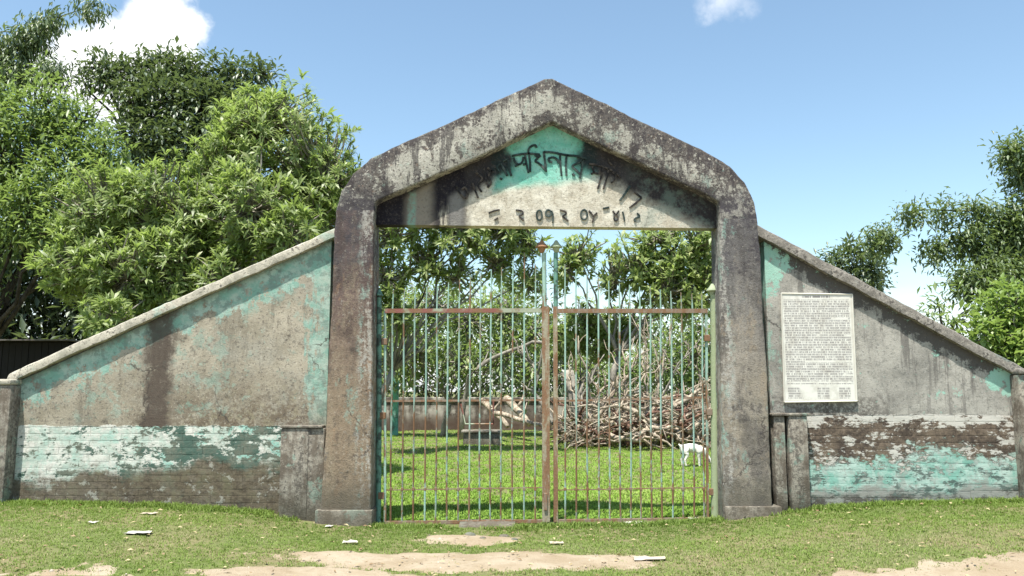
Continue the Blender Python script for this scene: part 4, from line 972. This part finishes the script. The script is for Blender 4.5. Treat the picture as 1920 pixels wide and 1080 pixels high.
for s_, dx in ((1, .0), (-1, .05)):
    leg(0, [((-.19+dx, .062*s_, .30), .05), ((-.165+dx, .066*s_, .235), .034), ((-.225+dx, .066*s_, .14), .021), ((-.212+dx, .066*s_, .06), .017), ((-.20+dx, .066*s_, .015), .019)])
    leg(3, [((.165-dx, .056*s_, .28), .04), ((.16-dx, .058*s_, .20), .026), ((.172-dx, .058*s_, .125), .021), ((.168-dx, .058*s_, .055), .016), ((.175-dx, .058*s_, .015), .018)])
me = bpy.data.meshes.new('goat_body'); me.from_pydata([Vector(p)*gsc for p, _ in J], E, []); gb = bpy.data.objects.new('body', me); COL.objects.link(gb); gb.parent = goat; me.materials.append(M['goat'])
gb.modifiers.new('skin', 'SKIN')
for i, (_, r_) in enumerate(J):
    r_ *= 1.18 if i < 5 else 1.12
    me.skin_vertices[0].data[i].radius = (r_*gsc, r_*gsc*(.92 if i < 4 else 1))
me.skin_vertices[0].data[0].use_root = True
gb.modifiers['skin'].use_smooth_shade = True; sb = gb.modifiers.new('sub', 'SUBSURF'); sb.levels = sb.render_levels = 2
goff = goat.location
for s_ in (1, -1):
    mb = MB(); p = Vector((.335, .035*s_, .165))+goff
    mb.tube([p, p+Vector((-.02, .045*s_, -.02)), p+Vector((-.01, .075*s_, -.06))], [.012, .02, .006], 6); mb.build('ear', M['goat_dark'], goat, smooth=True)
    for x in (-.20+(0 if s_ > 0 else .05), .175-(0 if s_ > 0 else .05)):
        p = Vector((x, (.066 if x < 0 else .058)*s_, 0))+goff; mb = MB(); mb.loft([[p+Vector((math.cos(t)*r_, math.sin(t)*r_*.8, z)) for t in [k*math.pi/3 for k in range(6)]] for z, r_ in ((0, .021), (.03, .016))]); mb.build('hoof', M['goat_dark'], goat)
p = Vector((.392, 0, .066))+goff; mb = MB(); mb.loft([[p+Vector((x, math.cos(t)*r_, math.sin(t)*r_)) for t in [k*math.pi/4 for k in range(8)]] for x, r_ in ((-.012, .027), (.008, .026), (.026, .014))]); mb.build('muzzle', M['goat_dark'], goat, smooth=True)

# ---------------------------------------------------------------- grass
def grass(name, label, X, Y, hmin, hmax, wdt, m, seed, per=5, dry=None):
    g = np.random.default_rng(seed); n = len(X); Z = gh(X, Y)
    P = np.repeat(np.stack([X, Y, Z], 1), per, 0); N_ = len(P); P[:, :2] += g.normal(size=(N_, 2))*.018
    a = g.uniform(0, 2*math.pi, N_); le = g.uniform(.15, 1.0, N_)
    D = np.stack([np.cos(a)*le, np.sin(a)*le, np.ones(N_)*.85], 1); D = norm(D)
    H = np.repeat(g.uniform(hmin, hmax, n), per)*g.uniform(.6, 1.1, N_)
    S_ = norm(np.cross(D, np.array([0, 0, 1.0]))); W = (wdt*g.uniform(.7, 1.3, N_))[:, None]; Hh = H[:, None]
    bend = np.stack([np.cos(a), np.sin(a), -np.ones(N_)*.5], 1)*Hh*.22
    v = np.stack([P-S_*W*.5, P+S_*W*.5, P+D*Hh*.6+S_*W*.4, P+D*Hh*.6-S_*W*.4, P+D*Hh+bend], 1)
    f = np.array([[0, 1, 2], [0, 2, 3], [3, 2, 4]]); F = (f[None]+(np.arange(N_)*5)[:, None, None]).reshape(-1, 3)
    t = np.clip(g.normal(.38, .17, N_)+(np.repeat(dry, per) if dry is not None else 0), 0, 1)
    o = np_mesh(name, v.reshape(-1, 3), F, m, None, np.repeat(t, 3)); tag(o, label, 'grass', kind='stuff'); return o
n = 72000; X = rng.uniform(-8.2, 8.2, n); Y = -.02-rng.random(n)**1.0*4.2
dm = dirt(X, Y); keep = (rng.random(n) < np.clip(1-(dm+.22)*2.2, .035, 1)) & ((vnoise(X, Y, 2.6, 7) > .16) | (rng.random(n) < .6))
keep &= ~((Y > -.3) & (((X > -2.45) & (X < -1.66)) | ((X > 2.48) & (X < 3.22)))) & ~((Y > -.17) & ((np.abs(X+2.55) < .3) | (np.abs(X-3.4) < .3))) & ~((np.abs(X+.38) < .36) & (Y > -.17))
X, Y = X[keep], Y[keep]
dry = smooth(.55, 1.9, -Y)*.34-.08+(vnoise(X, Y, 1.1, 2)-.5)*.6+(vnoise(X, Y, 4, 6)-.5)*.35+smooth(-.3, .25, dirt(X, Y))*.28-.06
grass('grass', 'short tufted grass on the verge in front of the walls', X, Y, .010, .036, .006, M['grass'], 3, 5, dry)
# taller growth at the foot of the walls and around the threshold
n = 3600; X = np.concatenate([rng.uniform(-6.2, -2.5, n//2), rng.uniform(3.0, 6.4, n//3), rng.uniform(-1.7, 2.5, n//3)]); Y = -.02-np.abs(rng.normal(0, .13, len(X)))-np.where((X > -1.7) & (X < 2.5), .05, 0)
k_ = ~((np.abs(X+.38) < .4) & (Y > -.2)) & ~((np.abs(X+2.55) < .28) & (Y > -.18)) & (vnoise(X, Y, 2.2, 4) > .3); X, Y = X[k_], Y[k_]
grass('weeds', 'taller weeds along the foot of the walls and gate', X, Y, .03, .085, .009, M['grass'], 4, 5, np.full(len(X), -.08))
n = 62000; Y = .25+23*rng.random(n)**1.55; X = rng.uniform(-.30, .34, n)*(Y+CAMD)*1.25
grass('lawn_grass', 'sunlit lawn inside the compound behind the gate', X, Y, .03, .065, .014, M['lawn'], 5, 4, (vnoise(X, Y, .6, 3)-.5)*.6+(vnoise(X, Y, 2.5, 8)-.5)*.45+.04)

# ---------------------------------------------------------------- litter
def scrap(px, py, wpx, hpx, label, m, seed, fold=.35):
    g = random.Random(seed); d = ray(px, py); s_ = -CAMH/d[2]*.985; y = d[1]*s_-CAMD; x = d[0]*s_; z = float(gh(x, y))+.02
    wd = wpx/FPX*(y+CAMD); dp = max(.08, wd*.5); V, F = [], []
    for j in range(4):
        for i in range(6):
            V.append((x+(i/5-.5)*wd+g.uniform(-.01, .01), y+(j/3-.5)*dp+g.uniform(-.012, .012), z-.008+abs(nz((i*.9+seed, j*1.1, 0), 1))*hpx/FPX*8*fold+g.uniform(0, .014)))
    for j in range(3):
        for i in range(5): F.append((j*6+i, j*6+i+1, j*6+i+7, j*6+i+6))
    o = MB().add(V, F).build('paper_scrap', m, None, fix=False); so_ = o.modifiers.new('thickness', 'SOLIDIFY'); so_.thickness = .0015
    tag(o, label, 'litter', 'litter on the grass')
PAP = mat('paper', lambda b: dict(c=b.mix(b.noise(12, 4), (.62, .60, .54), (.42, .40, .35)), r=.8)); CARD = mat('cardboard', lambda b: dict(c=b.mix(b.noise(12, 4), (.50, .44, .35), (.36, .30, .22)), r=.8))
scrap(258, 1033, 44, 10, 'crumpled white paper scrap on the grass at the lower left', PAP, 1)
scrap(655, 1018, 26, 14, 'white paper scrap on the grass below the left pier', PAP, 2, .6)
scrap(1217, 1047, 56, 14, 'pale flat cardboard piece at the right end of the footpath', CARD, 3, .4)
scrap(278, 999, 28, 5, 'pale scrap on the grass before the white dado', CARD, 4)
scrap(172, 1018, 14, 6, 'tiny white scrap left of the crumpled paper', PAP, 5)
scrap(1043, 1021, 26, 6, 'pale scrap on the grass in front of the gate stiles', CARD, 6)
scrap(1190, 983, 36, 6, 'white strip at the foot of the right gate leaf', PAP, 7)
scrap(1299, 981, 14, 6, 'small white scrap near the right gate post', PAP, 8)
scrap(616, 992, 12, 6, 'small white scrap at the foot of the left plinth', PAP, 9)
# stones by the threshold
def stone(px, py, r, label, seed):
    d = ray(px, py); s_ = -CAMH/d[2]*.99; x, y = d[0]*s_, d[1]*s_-CAMD; bm = bmesh.new(); bmesh.ops.create_icosphere(bm, subdivisions=2, radius=r)
    for v in bm.verts: v.co = Vector((v.co.x*1.3, v.co.y, v.co.z*.65))*(1+.35*nz(v.co*12+Vector((seed, 0, 0)), 1))
    me = bpy.data.meshes.new('stone'); bm.to_mesh(me); bm.free(); me.materials.append(M['base']); o = bpy.data.objects.new('stone', me); COL.objects.link(o); o.location = (x, y, float(gh(x, y))+r*.25); tag(o, label, 'stone', 'rubble by the threshold')
for i, (px, py, r, lab) in enumerate(((880, 1003, .05, 'lump of rubble at the left edge of the threshold'), (905, 1008, .03, 'small lump of rubble in front of the threshold'), (945, 1003, .045, 'lump of rubble at the right edge of the threshold'), (965, 1010, .03, 'small stone right of the threshold'))): stone(px, py, r, lab, i*3.3)

# fallen leaves on the verge and small pebbles on the bare earth
n = 900; X = rng.uniform(-7, 7.5, n); Y = -.1-rng.random(n)*3.2; Z = gh(X, Y)+rng.uniform(.012, .035, n)
P = np.stack([X, Y, Z], 1); a = rng.uniform(0, 2*math.pi, n); D = np.stack([np.cos(a), np.sin(a), rng.uniform(-.2, .35, n)], 1); Nn = np.stack([rng.normal(0, .35, n), rng.normal(0, .35, n), np.ones(n)], 1)
o = leaf_mesh('fallen_leaves', P, D, Nn, rng.uniform(.025, .075, n), rng.uniform(.012, .03, n), mat('fallen_leaf', lambda b: dict(c=b.mix(b.attr('tone'), (.15, .09, .045), (.46, .38, .22)), r=.7)), None, rng.random(n)); tag(o, 'scattered dry fallen leaves on the verge', 'leaves', kind='stuff')
n = 1500; X = rng.uniform(-5, 7.5, n); Y = -.4-rng.random(n)*3.2; k_ = dirt(X, Y) > -.05; X, Y = X[k_], Y[k_]; n = len(X); r_ = rng.uniform(.004, .013, n)*(1+1.2*(rng.random(n) < .06))
oc = np.array([(1, 0, 0), (0, 1, 0), (-1, 0, 0), (0, -1, 0), (0, 0, .8), (0, 0, -.8)], float); V = np.stack([X, Y, gh(X, Y)+.008], 1)[:, None]+oc[None]*r_[:, None, None]*rng.uniform(.7, 1.3, (n, 6, 1))
f = np.array([(0, 1, 4), (1, 2, 4), (2, 3, 4), (3, 0, 4), (1, 0, 5), (2, 1, 5), (3, 2, 5), (0, 3, 5)]); F = (f[None]+(np.arange(n)*6)[:, None, None]).reshape(-1, 3)
o = np_mesh('pebbles', V.reshape(-1, 3), F, mat('pebble', lambda b: dict(c=b.mix(b.attr('tone'), (.16, .13, .10), (.50, .44, .36)), r=.9)), None, np.repeat(rng.random(n), 8), True); tag(o, 'small pebbles strewn over the bare earth', 'pebbles', kind='stuff')
